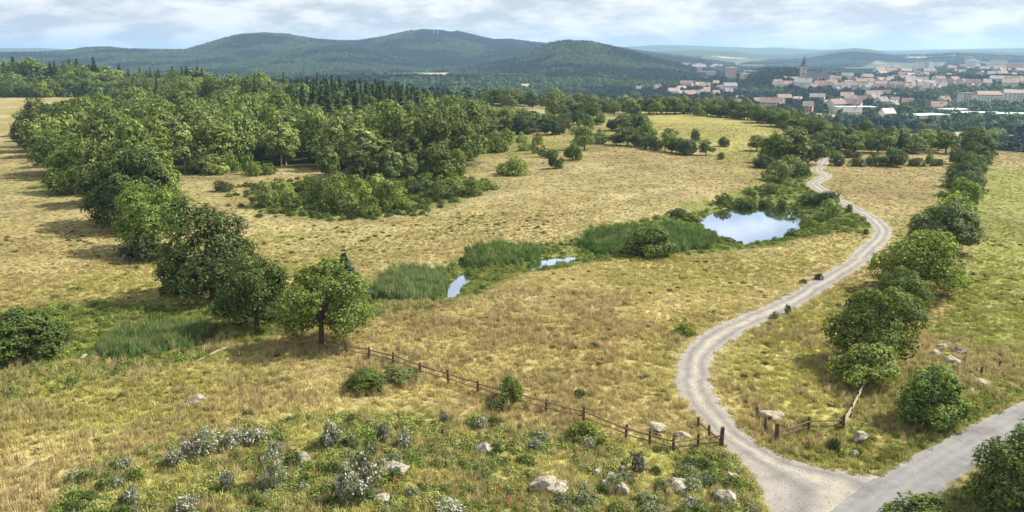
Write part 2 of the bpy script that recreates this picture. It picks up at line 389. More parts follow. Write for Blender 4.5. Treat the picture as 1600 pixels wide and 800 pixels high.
def leaf_mat(name, base, var=.25, trans=.35, yellow=.5):
    """foliage: colour differs tree by tree and leaf by leaf"""
    m, N, L, B = mat(name)
    oi = nd(N, 'ShaderNodeObjectInfo'); geo = nd(N, 'ShaderNodeNewGeometry')
    c0 = tuple(base); c1 = (base[0] * 1.7, base[1] * 1.5, base[2] * 1.4)
    c = mul(N, L, c0, c1, 'MIX'); c.node.inputs[0].default_value = yellow; L.new(mth(N, L, 'MULTIPLY', oi.outputs['Random'], yellow * 1.6), c.node.inputs[0])
    c = mul(N, L, c, rng_(N, L, geo.outputs['Random Per Island'], 0, 1, 1 - var * 1.4, 1 + var * 1.6))
    f = noise(N, L, .55, 3, .6); c = mul(N, L, c, rng_(N, L, f, .3, .7, .7, 1.35))
    q7 = mth(N, L, 'FRACT', mth(N, L, 'MULTIPLY', oi.outputs['Random'], 7.31), 0); c = mul(N, L, c, rng_(N, L, q7, 0, 1, .72, 1.38))
    L.new(c, B.inputs['Base Color']); B.inputs['Roughness'].default_value = .6; B.inputs['Specular IOR Level'].default_value = .25
    t = nd(N, 'ShaderNodeBsdfTranslucent'); L.new(mul(N, L, c, (1.1, 1.3, .7)), t.inputs[0])
    s = nd(N, 'ShaderNodeMixShader'); s.inputs[0].default_value = trans; L.new(B.outputs[0], s.inputs[1]); L.new(t.outputs[0], s.inputs[2]); L.new(s.outputs[0], N['Material Output'].inputs[0]); return m
def inst_mat(name, var=.3, trans=.3):
    """foliage of scattered plants: colour comes with each plant"""
    m, N, L, B = mat(name)
    a = nd(N, 'ShaderNodeAttribute', attribute_name='tint', attribute_type='INSTANCER'); geo = nd(N, 'ShaderNodeNewGeometry')
    c = mul(N, L, a.outputs['Color'], rng_(N, L, geo.outputs['Random Per Island'], 0, 1, 1 - var, 1 + var))
    L.new(c, B.inputs['Base Color']); B.inputs['Roughness'].default_value = .8; B.inputs['Specular IOR Level'].default_value = .15
    t = nd(N, 'ShaderNodeBsdfTranslucent'); L.new(c, t.inputs[0])
    s = nd(N, 'ShaderNodeMixShader'); s.inputs[0].default_value = trans; L.new(B.outputs[0], s.inputs[1]); L.new(t.outputs[0], s.inputs[2]); L.new(s.outputs[0], N['Material Output'].inputs[0]); return m
def plain(name, c, rough=.9, sc=3, lo=.75, hi=1.2, bs=0.0, bd=.02, stretch=None, spec=.2):
    m, N, L, B = mat(name); f = noise(N, L, sc, 5, .65, stretch=stretch); L.new(mul(N, L, tuple(c), rng_(N, L, f, .3, .7, lo, hi)), B.inputs['Base Color'])
    B.inputs['Roughness'].default_value = rough; B.inputs['Specular IOR Level'].default_value = spec
    if bs: bump(N, L, B, f, bs, bd)
    return m
def varied(name, cols, rough=.85):
    """one of several colours by object"""
    m, N, L, B = mat(name); oi = nd(N, 'ShaderNodeObjectInfo'); r = nd(N, 'ShaderNodeValToRGB'); r.color_ramp.interpolation = 'CONSTANT'
    els = r.color_ramp.elements
    while len(els) < len(cols): els.new(.5)
    for i, (e, c) in enumerate(zip(els, cols)): e.position = i / len(cols); e.color = (*c, 1)
    L.new(oi.outputs['Random'], r.inputs[0]); f = noise(N, L, .6, 4, .6); L.new(mul(N, L, r.outputs[0], rng_(N, L, f, .3, .7, .85, 1.12)), B.inputs['Base Color']); B.inputs['Roughness'].default_value = rough; return m
def rock_mat():
    m, N, L, B = mat('pale_stone'); f = noise(N, L, 2.2, 8, .65); g = noise(N, L, 7, 6, .7)
    r = nd(N, 'ShaderNodeValToRGB'); e = r.color_ramp.elements; e[0].position = .36; e[0].color = (.10,.09,.065,1); e[1].position = .5; e[1].color = (.40,.36,.285,1); k = e.new(.43); k.color = (.24,.21,.15,1)
    L.new(f, r.inputs[0]); L.new(mul(N, L, r.outputs[0], rng_(N, L, g, .3, .7, .75, 1.2)), B.inputs['Base Color']); B.inputs['Roughness'].default_value = .95; bump(N, L, B, g, .7, .15); return m
def track_mat():
    m, N, L, B = mat('pale_gravel'); a = nd(N, 'ShaderNodeAttribute', attribute_name='col')
    f = noise(N, L, 9, 5, .75); g = noise(N, L, 1.1, 5, .6)
    c = mul(N, L, a.outputs['Color'], rng_(N, L, f, .3, .7, .74, 1.22)); c = mul(N, L, c, rng_(N, L, g, .3, .7, .84, 1.14)); L.new(c, B.inputs['Base Color']); B.inputs['Roughness'].default_value = .95; bump(N, L, B, f, .5, .06); return m
def water_mat():
    m, N, L, B = mat('still_water'); B.inputs['Base Color'].default_value = (.012,.018,.012,1); B.inputs['Roughness'].default_value = .035; B.inputs['IOR'].default_value = 1.33; B.inputs['Specular IOR Level'].default_value = .5
    f = noise(N, L, 1.4, 3, .5, stretch=(1, .6, 1)); bump(N, L, B, f, .05, .05)
    g = nd(N, 'ShaderNodeBsdfGlossy'); g.inputs['Roughness'].default_value = .03; g.inputs['Color'].default_value = (.80,.88,1.0,1)
    b = N['Bump'].outputs[0]; L.new(b, g.inputs['Normal'])
    fr = nd(N, 'ShaderNodeFresnel'); fr.inputs['IOR'].default_value = 1.33
    lw = mth(N, L, 'ADD', mth(N, L, 'MULTIPLY', fr.outputs[0], 1.0), .38)
    lw.node.use_clamp = True
    s = nd(N, 'ShaderNodeMixShader'); L.new(lw, s.inputs[0]); L.new(B.outputs[0], s.inputs[1]); L.new(g.outputs[0], s.inputs[2]); L.new(s.outputs[0], N['Material Output'].inputs[0]); return m
M = dict(ground=ground_mat(), hill=hill_mat(), track=track_mat(), water=water_mat(), rock=rock_mat(),
    oak=leaf_mat('dark_oak_leaves', (.054,.080,.018), .55, .35, .4), ash=leaf_mat('mid_green_leaves', (.090,.130,.025), .55, .4, .5),
    light=leaf_mat('yellow_green_leaves', (.128,.172,.034), .5, .38, .5), forest=leaf_mat('woodland_leaves', (.080,.115,.026), .55, .26, 1.0),
    pale=leaf_mat('pale_green_leaves', (.155,.195,.062), .45, .35, .5), spruce=leaf_mat('spruce_needles', (.036,.062,.022), .5, .12, .6),
    shrub=leaf_mat('shrub_leaves', (.135,.180,.034), .55, .4, .7), grey=leaf_mat('grey_green_leaves', (.15,.18,.095), .3, .3, .3),
    darkshrub=leaf_mat('dark_shrub_leaves', (.056,.084,.022), .5, .35, .5),
    bark=plain('bark', (.085,.062,.042), sc=6, bs=.6, bd=.05, stretch=(1,1,.2)), birchbark=plain('pale_bark', (.30,.27,.22), sc=4),
    grass=inst_mat('grass_blades', .35, .3), weed=inst_mat('weed_leaves', .35, .3), farleaf=inst_mat('far_wood_leaves', .25, .15), reed=inst_mat('reed_blades', .3, .3),
    oldwood=plain('weathered_rail_wood', (.15,.105,.07), sc=5, bs=.4, stretch=(1,1,.25)), palewood=plain('bleached_wood', (.33,.27,.19), sc=6, bs=.4),
    post=plain('dark_post_wood', (.085,.058,.040), sc=6, bs=.4, stretch=(1,1,.3)),
    white=plain('white_petals', (.50,.47,.41), sc=8), mauve=plain('mauve_petals', (.38,.32,.34), sc=8), red=plain('red_petals', (.62,.07,.025), sc=9, lo=.6),
    plaster=varied('house_plaster', [(.62,.58,.5),(.7,.66,.6),(.6,.5,.36),(.55,.42,.33),(.66,.6,.46),(.5,.5,.5),(.62,.38,.28)]),
    tiles=varied('roof_tiles', [(.25,.16,.13),(.29,.19,.15),(.21,.15,.13),(.32,.26,.22),(.2,.18,.18),(.31,.21,.165),(.27,.26,.26)]),
    slate=plain('dark_slate', (.07,.085,.09), sc=.5), copper=plain('dark_green_copper', (.07,.10,.10), sc=.5), pane=plain('window_glass', (.05,.06,.075), rough=.25, sc=.5, spec=.5),
    sheet=varied('pale_sheet_roof', [(.62,.64,.66),(.5,.53,.56),(.7,.7,.68)]), pinkwall=plain('pink_plaster', (.62,.42,.34), sc=.3), towerwall=plain('sandstone_wall', (.5,.46,.38), sc=.4))
def asphalt_mat():
    m, N, L, B = mat('old_asphalt'); f = noise(N, L, 14, 4, .7); g = noise(N, L, .7, 5, .6, stretch=(1,1,1)); h_ = noise(N, L, .22, 3, .5)
    at_ = nd(N, 'ShaderNodeAttribute', attribute_name='col'); c = mul(N, L, at_.outputs['Color'], rng_(N, L, f, .3, .7, .84, 1.14))
    vo = nd(N, 'ShaderNodeTexVoronoi', feature='DISTANCE_TO_EDGE'); vo.inputs['Scale'].default_value = .42; tx = nd(N, 'ShaderNodeTexCoord'); nz = nd(N, 'ShaderNodeTexNoise'); nz.inputs['Scale'].default_value = 1.2; L.new(tx.outputs['Object'], nz.inputs['Vector']); L.new(mul(N, L, tx.outputs['Object'], nz.outputs['Color'], 'ADD', .8), vo.inputs['Vector']); c = mul(N, L, c, rng_(N, L, vo.outputs['Distance'], 0, .012, .62, 1)); c = mul(N, L, c, rng_(N, L, g, .3, .7, .86, 1.12)); c = mul(N, L, c, rng_(N, L, h_, .35, .65, .9, 1.08)); L.new(c, B.inputs['Base Color']); B.inputs['Roughness'].default_value = .9; bump(N, L, B, f, .3, .02); return m
M['asphalt'] = asphalt_mat()

# ------------------------------------------------------------------ ground and hills: one height field, two sheets
def polar_sheet(name, az, rr, m):
    A, R = np.meshgrid(az, rr); X, Y = (R * np.sin(A)).ravel(), (R * np.cos(A)).ravel(); Z = height(X, Y)
    na, nr = len(az), len(rr); i = np.arange(nr - 1)[:, None] * na + np.arange(na - 1)[None, :]; i = i.ravel()
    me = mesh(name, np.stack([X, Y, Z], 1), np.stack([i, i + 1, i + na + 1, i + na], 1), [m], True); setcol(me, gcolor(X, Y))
    return tag(obj(name, me), kind='structure')
azd = np.radians(np.concatenate([np.linspace(-180, -46, 40)[:-1], np.linspace(-46, 46, 470), np.linspace(46, 180, 40)[1:]]))
RB = 1300.0
r1 = np.concatenate([[0.5, 8, 16, 24], np.geomspace(30, 300, 330), np.geomspace(303, RB, 110)])
polar_sheet('ground', azd, r1, M['ground'])
polar_sheet('hills', azd[::1], np.concatenate([np.linspace(RB, 4600, 190), np.geomspace(4650, 11800, 60)]), M['hill'])

def sheet(name, polyxy, z, m, kind='structure'):
    me = mesh(name, [(x, y, z) for x, y in polyxy], [tuple(range(len(polyxy)))], [m]); return tag(obj(name, me), kind=kind)
def grow(P, d):
    P = np.asarray(P); c = np.roll(P, -1, 0) - np.roll(P, 1, 0); c /= np.linalg.norm(c, axis=1)[:, None]; n = np.stack([c[:, 1], -c[:, 0]], 1)
    area = np.sum(P[:, 0] * np.roll(P[:, 1], -1) - np.roll(P[:, 0], -1) * P[:, 1]); return P + n * d * (1 if area > 0 else -1)
sheet('pond_water', grow(POND, 0.35), WZ, M['water'])
sheet('brook_water', grow(POOL1, 0.2), WZ, M['water']); sheet('brook_water', grow(POOL2, 0.2), WZ, M['water'])

# track: ribbon between its two edges, centre grown paler, ruts greyer
def ribbon(name, L_, R_, nc, lift, m, colf=None, rough=0.26):
    L_, R_ = np.asarray(L_), np.asarray(R_); n = len(L_); t = np.linspace(0, 1, nc)[None, :, None]
    ew = (fbm(np.arange(n) * .35, np.zeros(n) + 3.3, 3) - .5) * rough * 3; ew2 = (fbm(np.arange(n) * .35, np.zeros(n) + 7.7, 3) - .5) * rough * 3
    d = (R_ - L_); d /= np.linalg.norm(d, axis=1)[:, None]
    P = (L_ + d * ew[:, None])[:, None, :] * (1 - t) + (R_ + d * ew2[:, None])[:, None, :] * t
    X, Y = P[..., 0].ravel(), P[..., 1].ravel(); Z = height(X, Y) + lift
    T = np.broadcast_to(t[..., 0], (n, nc)).ravel(); Z = Z - np.where((T < .01) | (T > .99), lift + .06, 0)
    i = (np.arange(n - 1)[:, None] * nc + np.arange(nc - 1)[None, :]).ravel()
    me = mesh(name, np.stack([X, Y, Z], 1), np.stack([i, i + nc, i + nc + 1, i + 1], 1), [m], True)
    if colf: setcol(me, colf(X, Y, T))
    return tag(obj(name, me), kind='structure')
def trackcol(x, y, t):
    grey, cream, rut = np.array([.25,.232,.205]), np.array([.345,.315,.235]), np.array([.145,.136,.126])
    n = fbm(x / 1.7, y / 1.7, 3); tt = t + (n - .5) * .12; n2 = fbm(x / .8 + 5, y / .8, 4)
    c = grey[None] * np.ones((x.size, 1)); w = np.exp(-((tt - .5) / .07) ** 2) * .8; c = c * (1 - w[:, None]) + cream * w[:, None]
    for u in (.30, .70): w = np.exp(-((tt - u) / .075) ** 2) * .75; c = c * (1 - w[:, None]) + rut * w[:, None]
    c = c * (.82 + .36 * n2)[:, None]; w = .3 * sstep(.56, .7, fbm(x / 3.3 + 8, y / 3.3, 4)); c = c * (1 - w[:, None]) + np.array([.24,.20,.15]) * w[:, None]
    w = (sstep(.13, .0, tt) + sstep(.87, 1.0, tt)) * .8; w = w * (.5 + sstep(.4, .6, n)); w = np.clip(w, 0, 1); return c * (1 - w[:, None]) + cream * w[:, None]
def roadcol(x, y, t):
    n = fbm(x / 2.2, y / 2.2, 4); c = np.array([.195,.188,.182])[None] * (.88 + .24 * n)[:, None]
    for u in (.2, .4, .62, .82): c = c * (1 - .13 * np.exp(-((t + (n - .5) * .05 - u) / .05) ** 2))[:, None]
    w = (sstep(.09, .0, t + (n - .5) * .12) + sstep(.95, 1., t + (n - .5) * .12))[:, None] * .6; c = c * (1 - w) + np.array([.34,.30,.21]) * w
    p = (fbm(x / 5 + 31, y / 3 + 7, 2) > .66)[:, None]; return np.where(p, c * .82, c)
ribbon('track', TL, TR, 30, .055, M['track'], trackcol)
ribbon('asphalt_road', resample(ra, 240), resample(rb, 240), 26, .085, M['asphalt'], lambda x, y, t: roadcol(x, y, t), rough=.13)

# ------------------------------------------------------------------ foliage geometry
def unit(v): return v / (np.linalg.norm(v, axis=-1, keepdims=True) + 1e-9)
def kites(P, Nn, ln, wd, r):
    n = len(P); t = unit(np.cross(Nn, unit(r.normal(size=(n, 3))))); b = unit(np.cross(Nn, t))
    l, w = (ln * r.uniform(.6, 1.3, n))[:, None], (wd * r.uniform(.6, 1.3, n))[:, None]
    V = np.stack([P - t * l, P + b * w - t * l * .1, P + t * l, P - b * w - t * l * .1], 1).reshape(-1, 3)
    return V, np.arange(n * 4).reshape(n, 4)
def crown_geo(seed, Rx, Rz, cz, nl, n, ln, wd, lobe=.38, flat=1.0, top=0.0, low=-1.0, inner=.12):
    r = np.random.default_rng(seed); d = unit(r.normal(size=(nl, 3))); d[:, 2] = np.abs(d[:, 2]) * 1.55 - .85 + top
    d = unit(d); rad = r.uniform(.45, .80, nl)[:, None]; C = d * rad * np.array([Rx, Rx, Rz]); C[0] = (0, 0, Rz * .45)
    lr = r.uniform(.75, 1.25, nl) * lobe * Rx * r.choice([.7, 1., 1.15], nl); ar = lr ** 2; k = r.choice(nl, n, p=ar / ar.sum())
    nt = max(40, n // 9); tw = r.integers(0, nt, n); kt = r.choice(nl, nt, p=ar / ar.sum()); dt_ = unit(r.normal(size=(nt, 3)) + np.array([0, 0, .2])); rt = r.uniform(.62, 1.16, nt)
    k = kt[tw]; dd = unit(dt_[tw] + r.normal(size=(n, 3)) * .16); rr = rt[tw] * r.uniform(.9, 1.08, n)
    P = C[k] + dd * (lr[k] * rr)[:, None] * np.array([1, 1, flat])
    ins = np.zeros(n, bool)
    for j in range(nl): ins |= (np.linalg.norm((P - C[j]) / np.array([1, 1, flat]), axis=1) < lr[j] * .68) & (k != j)
    keep = ~ins | (r.random(n) < inner); P, dd = P[keep], dd[keep]
    P = P[P[:, 2] > low * Rz]; dd = dd[:len(P)] if len(dd) == len(P) else dd[(C[k][keep] * 0 == 0).all(1)][:len(P)]
    g = unit(P / np.array([Rx, Rx, Rz])); Nn = unit(unit(P * 0 + dd) * .75 + g * .35 + r.normal(size=P.shape) * .38 + np.array([0, 0, .3]))
    V, Fc = kites(P, Nn, ln, wd, r); V[:, 2] += cz; return V, Fc, C + np.array([0, 0, cz]), lr
def trunk_geo(seed, H, r0, limbs, C=None, lean=0.03):
    rr = random.Random(seed); b = MB(); top = Vector((rr.uniform(-1, 1) * lean * H, rr.uniform(-1, 1) * lean * H, H))
    pts = [Vector((0, 0, -.5)), Vector((0, 0, 0)), top * .35 + Vector((rr.uniform(-.1, .1), rr.uniform(-.1, .1), 0)), top * .7, top]; b.tube(pts, [r0 * 1.6, r0 * 1.25, r0 * .9, r0 * .6, r0 * .2], 8, seed)
    if C is not None:
        idx = rr.sample(range(len(C)), min(limbs, len(C)))
        for j in idx:
            s = top * rr.uniform(.22, .6); e = Vector(C[j]); m_ = (s + e) / 2 + Vector((0, 0, -.08 * (e - s).length)); b.tube([s, m_, e], [r0 * .5, r0 * .3, r0 * .08], 6, j)
    return b
PROTO = {}     # kind -> list of (crown mesh, trunk mesh, width, height)
def broad(kind, seed, R, H, leafm, nl, n, ln, wd, cf=.58, barkm='bark', limbs=6, lobe=.38, low=-.75, flat=.9, r0=None, cbase=.2):
    Rz = H * (1 - cbase) / 2 / .95; cz = H - Rz
    V, Fc, C, lr = crown_geo(seed, R, Rz, cz, nl, n, ln, wd, lobe, flat, low=low)
    hi = V[:, 2].max(); w = (np.percentile(np.abs(V[:, :2]), 98)) * 2
    cm = mesh(kind + '_crown', V, Fc, [M[leafm]]); tm = trunk_geo(seed, H * .75, r0 or R * .055, limbs, C).me(kind + '_trunk', [M[barkm]], True)
    PROTO.setdefault(kind, []).append((cm, tm, w, hi))
def spruce(kind, seed, R, H, leafm, layers, per, base=.08):
    r = np.random.default_rng(seed); P = []; D = []; S = []
    for i in range(layers):
        f = (i + .5) / layers; z = H * (base + (1 - base) * f); rad = R * (1 - f) ** .85 * r.uniform(.82, 1.12); nb = max(5, int(per * (1 - f) + 5)); a0 = r.random() * 6.28
        for a in a0 + np.arange(nb) * 2 * math.pi / nb + r.normal(size=nb) * .15:
            rb_ = rad * r.uniform(.7, 1.15)
            for q in np.linspace(.25, 1, 5):
                P.append((math.cos(a) * rb_ * q, math.sin(a) * rb_ * q, z - rb_ * q * .32 + (q ** 3) * .25)); D.append((math.cos(a), math.sin(a), -.35)); S.append(.34 * rad / R + .2)
    P, D, S = np.array(P), unit(np.array(D)), np.array(S); n = len(P); P = P + r.normal(size=P.shape) * .1; side = unit(np.cross(D, [0, 0, 1])); tilt = r.normal(size=(n, 1)) * .35; side = unit(side + tilt * np.array([0, 0, 1]))
    V = np.stack([P - D * (S * 1.5)[:, None], P + side * (S * 1.2)[:, None], P + D * (S * 1.5)[:, None] - np.array([0, 0, .15]), P - side * (S * 1.2)[:, None]], 1).reshape(-1, 3)
    cm = mesh(kind + '_crown', V, np.arange(n * 4).reshape(n, 4), [M[leafm]]); b = MB(); b.tube([(0, 0, -.5), (0, 0, H * .5), (0, 0, H * .98)], [R * .09, R * .05, .02], 7)
    PROTO.setdefault(kind, []).append((cm, b.me(kind + '_trunk', [M['bark']], True), R * 1.9, H))
# near, finely leaved
broad('oak', 1, 5.2, 12, 'oak', 46, 26000, .17, .10, limbs=12, lobe=.32, cbase=-.10, low=-1)
broad('ash', 2, 4.6, 9, 'ash', 38, 20000, .16, .085, limbs=12, lobe=.29, cbase=.06, low=-.98)
broad('ash', 3, 4.4, 9.5, 'ash', 34, 20000, .16, .085, limbs=10, lobe=.29, cbase=-.02, low=-1)
broad('lime', 4, 4.2, 8, 'light', 34, 18000, .16, .09, limbs=10, lobe=.28, cbase=-.02)
broad('lime', 5, 3.2, 5.0, 'light', 26, 12000, .14, .08, limbs=10, lobe=.3, cbase=.05)
broad('hedgetree', 6, 4.5, 8, 'darkshrub', 36, 20000, .17, .10, limbs=10, lobe=.28, cbase=-.08, low=-1)
broad('hedgetree', 7, 4.5, 7.5, 'ash', 36, 18000, .17, .10, limbs=10, lobe=.28, cbase=-.08, low=-1)
# woodland
for i in range(5): broad('wood', 20 + i, 4.9, 14 + i % 3, 'forest', 15 + 2 * i, 6500, .34, .21, lobe=.44, cbase=-.04, limbs=5, low=-1)
for i in range(2): broad('tall', 30 + i, 3.3, 15, 'pale' if i else 'light', 26, 4800, .34, .18, lobe=.36, cbase=0, limbs=4, barkm='birchbark')
for i in range(3): spruce('spruce', 40 + i, 3.1, 17, 'spruce', 26, 22)
spruce('youngspruce', 50, 2.2, 7, 'spruce', 20, 20)
# shrubs
for i, (lm) in enumerate(['shrub', 'shrub', 'light', 'darkshrub']): broad('shrub', 60 + i, 2.4, 3.2, lm, 22, 4800, .15, .09, lobe=.36, cbase=-.12, limbs=5, r0=.07, low=-1)
broad('greyshrub', 66, 2.4, 3.0, 'pale', 22, 5200, .16, .07, lobe=.34, cbase=-.12, limbs=5, r0=.07, low=-1)
broad('darkshrub', 67, 2.4, 3.0, 'darkshrub', 20, 4800, .15, .09, lobe=.36, cbase=-.12, limbs=5, r0=.07, low=-1)
broad('nearshrub', 68, 2.6, 4.4, 'ash', 34, 16000, .12, .065, lobe=.30, cbase=-.04, limbs=8, r0=.08, low=-1)

OBJNAME = dict(oak='oak_tree', ash='broadleaf_tree', lime='broadleaf_tree', hedgetree='hedgerow_tree', wood='woodland_tree', tall='slender_tree', spruce='spruce_tree', youngspruce='young_conifer', shrub='shrub', greyshrub='shrub', darkshrub='shrub', nearshrub='bush')
CATNAME = dict(shrub='shrub', greyshrub='shrub', darkshrub='shrub', nearshrub='bush')
cnt = 0
def grow_plant(kind, p, W, H, label, group=None, name=None, cat=None, v=None, tilt=.04, parts=True):
    global cnt; cnt += 1; P = PROTO[kind]; rr = random.Random(cnt * 31 + 5)
    cm, tm, w0, h0 = P[(v if v is not None else rr.randrange(len(P))) % len(P)]
    e = bpy.data.objects.new(name or OBJNAME[kind], None); COL.objects.link(e); e.empty_display_size = .5
    e.location = p; e.rotation_euler = (rr.uniform(-tilt, tilt), rr.uniform(-tilt, tilt), rr.uniform(0, 6.28)); q = W / w0; e.scale = (q * rr.uniform(.9, 1.12), q * rr.uniform(.9, 1.12), H / h0)
    tag(e, label, cat or CATNAME.get(kind, 'tree'), group)
    c = obj('crown' if 'shrub' not in kind else 'foliage', cm, e); t = obj('trunk' if 'shrub' not in kind else 'stems', tm, e); return e
def plant(kind, px, py, w, h, label, group=None, **k):
    p = at(px, py); d = slant(p) / F; p.z -= .05; return grow_plant(kind, p, w * d, h * d * 1.02, label, group, **k)

# ---- trees that stand out one by one
plant('ash', 503, 540, 124, 138, 'spreading green tree with dark forked trunk at the left end of the rail fence', v=0)
plant('ash', 402, 520, 108, 128, 'rounded green tree between the dark oak and the tree at the fence end', v=1)
plant('oak', 334, 468, 150, 164, 'large dark oak, tallest at the near end of the wood edge', v=0)
plant('spruce', 541, 474, 60, 80, 'small dark conifer behind the tree at the fence end', name='conifer')
plant('ash', 240, 395, 100, 112, 'lighter green tree just behind and left of the large dark oak', v=0)
plant('hedgetree', 205, 352, 130, 128, 'wide dark tree on the wood edge, second behind the large oak', v=0)
plant('wood', 262, 330, 60, 80, 'mid green tree tucked behind the wide dark edge tree beside the dry clearing')
plant('hedgetree', 135, 300, 95, 84, 'dark tree on the wood edge above the third long shadow', v=1)
plant('wood', 170, 318, 76, 96, 'olive green tree crowded between two dark edge trees of the wood')
plant('lime', 105, 272, 80, 72, 'light green tree low on the far left edge of the wood', v=1)
plant('oak', 62, 236, 66, 84, 'dark tree at the outermost left corner of the wood')
plant('shrub', 225, 408, 70, 46, 'leafy undergrowth bush left of the lighter edge tree', v=3)
plant('shrub', 290, 455, 70, 50, 'low bush at the foot of the large dark oak', v=0)
plant('shrub', 365, 490, 60, 40, 'low bush in the shade between the oak and the rounded tree', v=3)
plant('nearshrub', 42, 556, 118, 80, 'big dark green bush alone beside the reeds at the left border')
# right hedgerow, near to far
plant('oak', 1592, 800, 160, 158, 'dark leafy tree overhanging the asphalt road in the lower right corner')
plant('nearshrub', 1452, 664, 104, 98, 'dense round dark bush by the asphalt road below the dark posts')
plant('lime', 1343, 602, 92, 72, 'small light green sapling with leaning pale stem over the upper rails', v=1)
plant('ash', 1368, 572, 126, 132, 'tall full green tree behind the leaning sapling, nearest of the right hedgerow', v=1)
plant('ash', 1408, 488, 80, 72, 'olive tree with reddish top, second in the right hedgerow', v=1)
plant('lime', 1434, 456, 122, 100, 'broad light green tree, third in the right hedgerow', v=0)
plant('hedgetree', 1468, 392, 98, 84, 'rounded dark tree with dense crown, fourth in the right hedgerow', v=0)
HR = [(1490,352,70,55,'shrub',0),(1497,328,64,52,'hedgetree',1),(1502,306,60,44,'shrub',3),(1507,292,56,42,'hedgetree',0),(1512,276,56,40,'hedgetree',1),(1524,262,52,42,'oak',0),(1528,250,50,44,'hedgetree',0),(1518,240,52,44,'wood',0),(1497,256,34,28,'shrub',3),(1537,238,44,36,'wood',1)]
ORD = ['fifth','sixth','seventh','eighth','ninth','tenth','eleventh','twelfth','thirteenth','fourteenth']
for k, (x, y, w, h, kd, v) in enumerate(HR): plant(kd, x, y, w * .88, h, f'green hedgerow tree, {ORD[k]} from the road in the row beside the green field', 'trees of the right hedgerow', v=v)

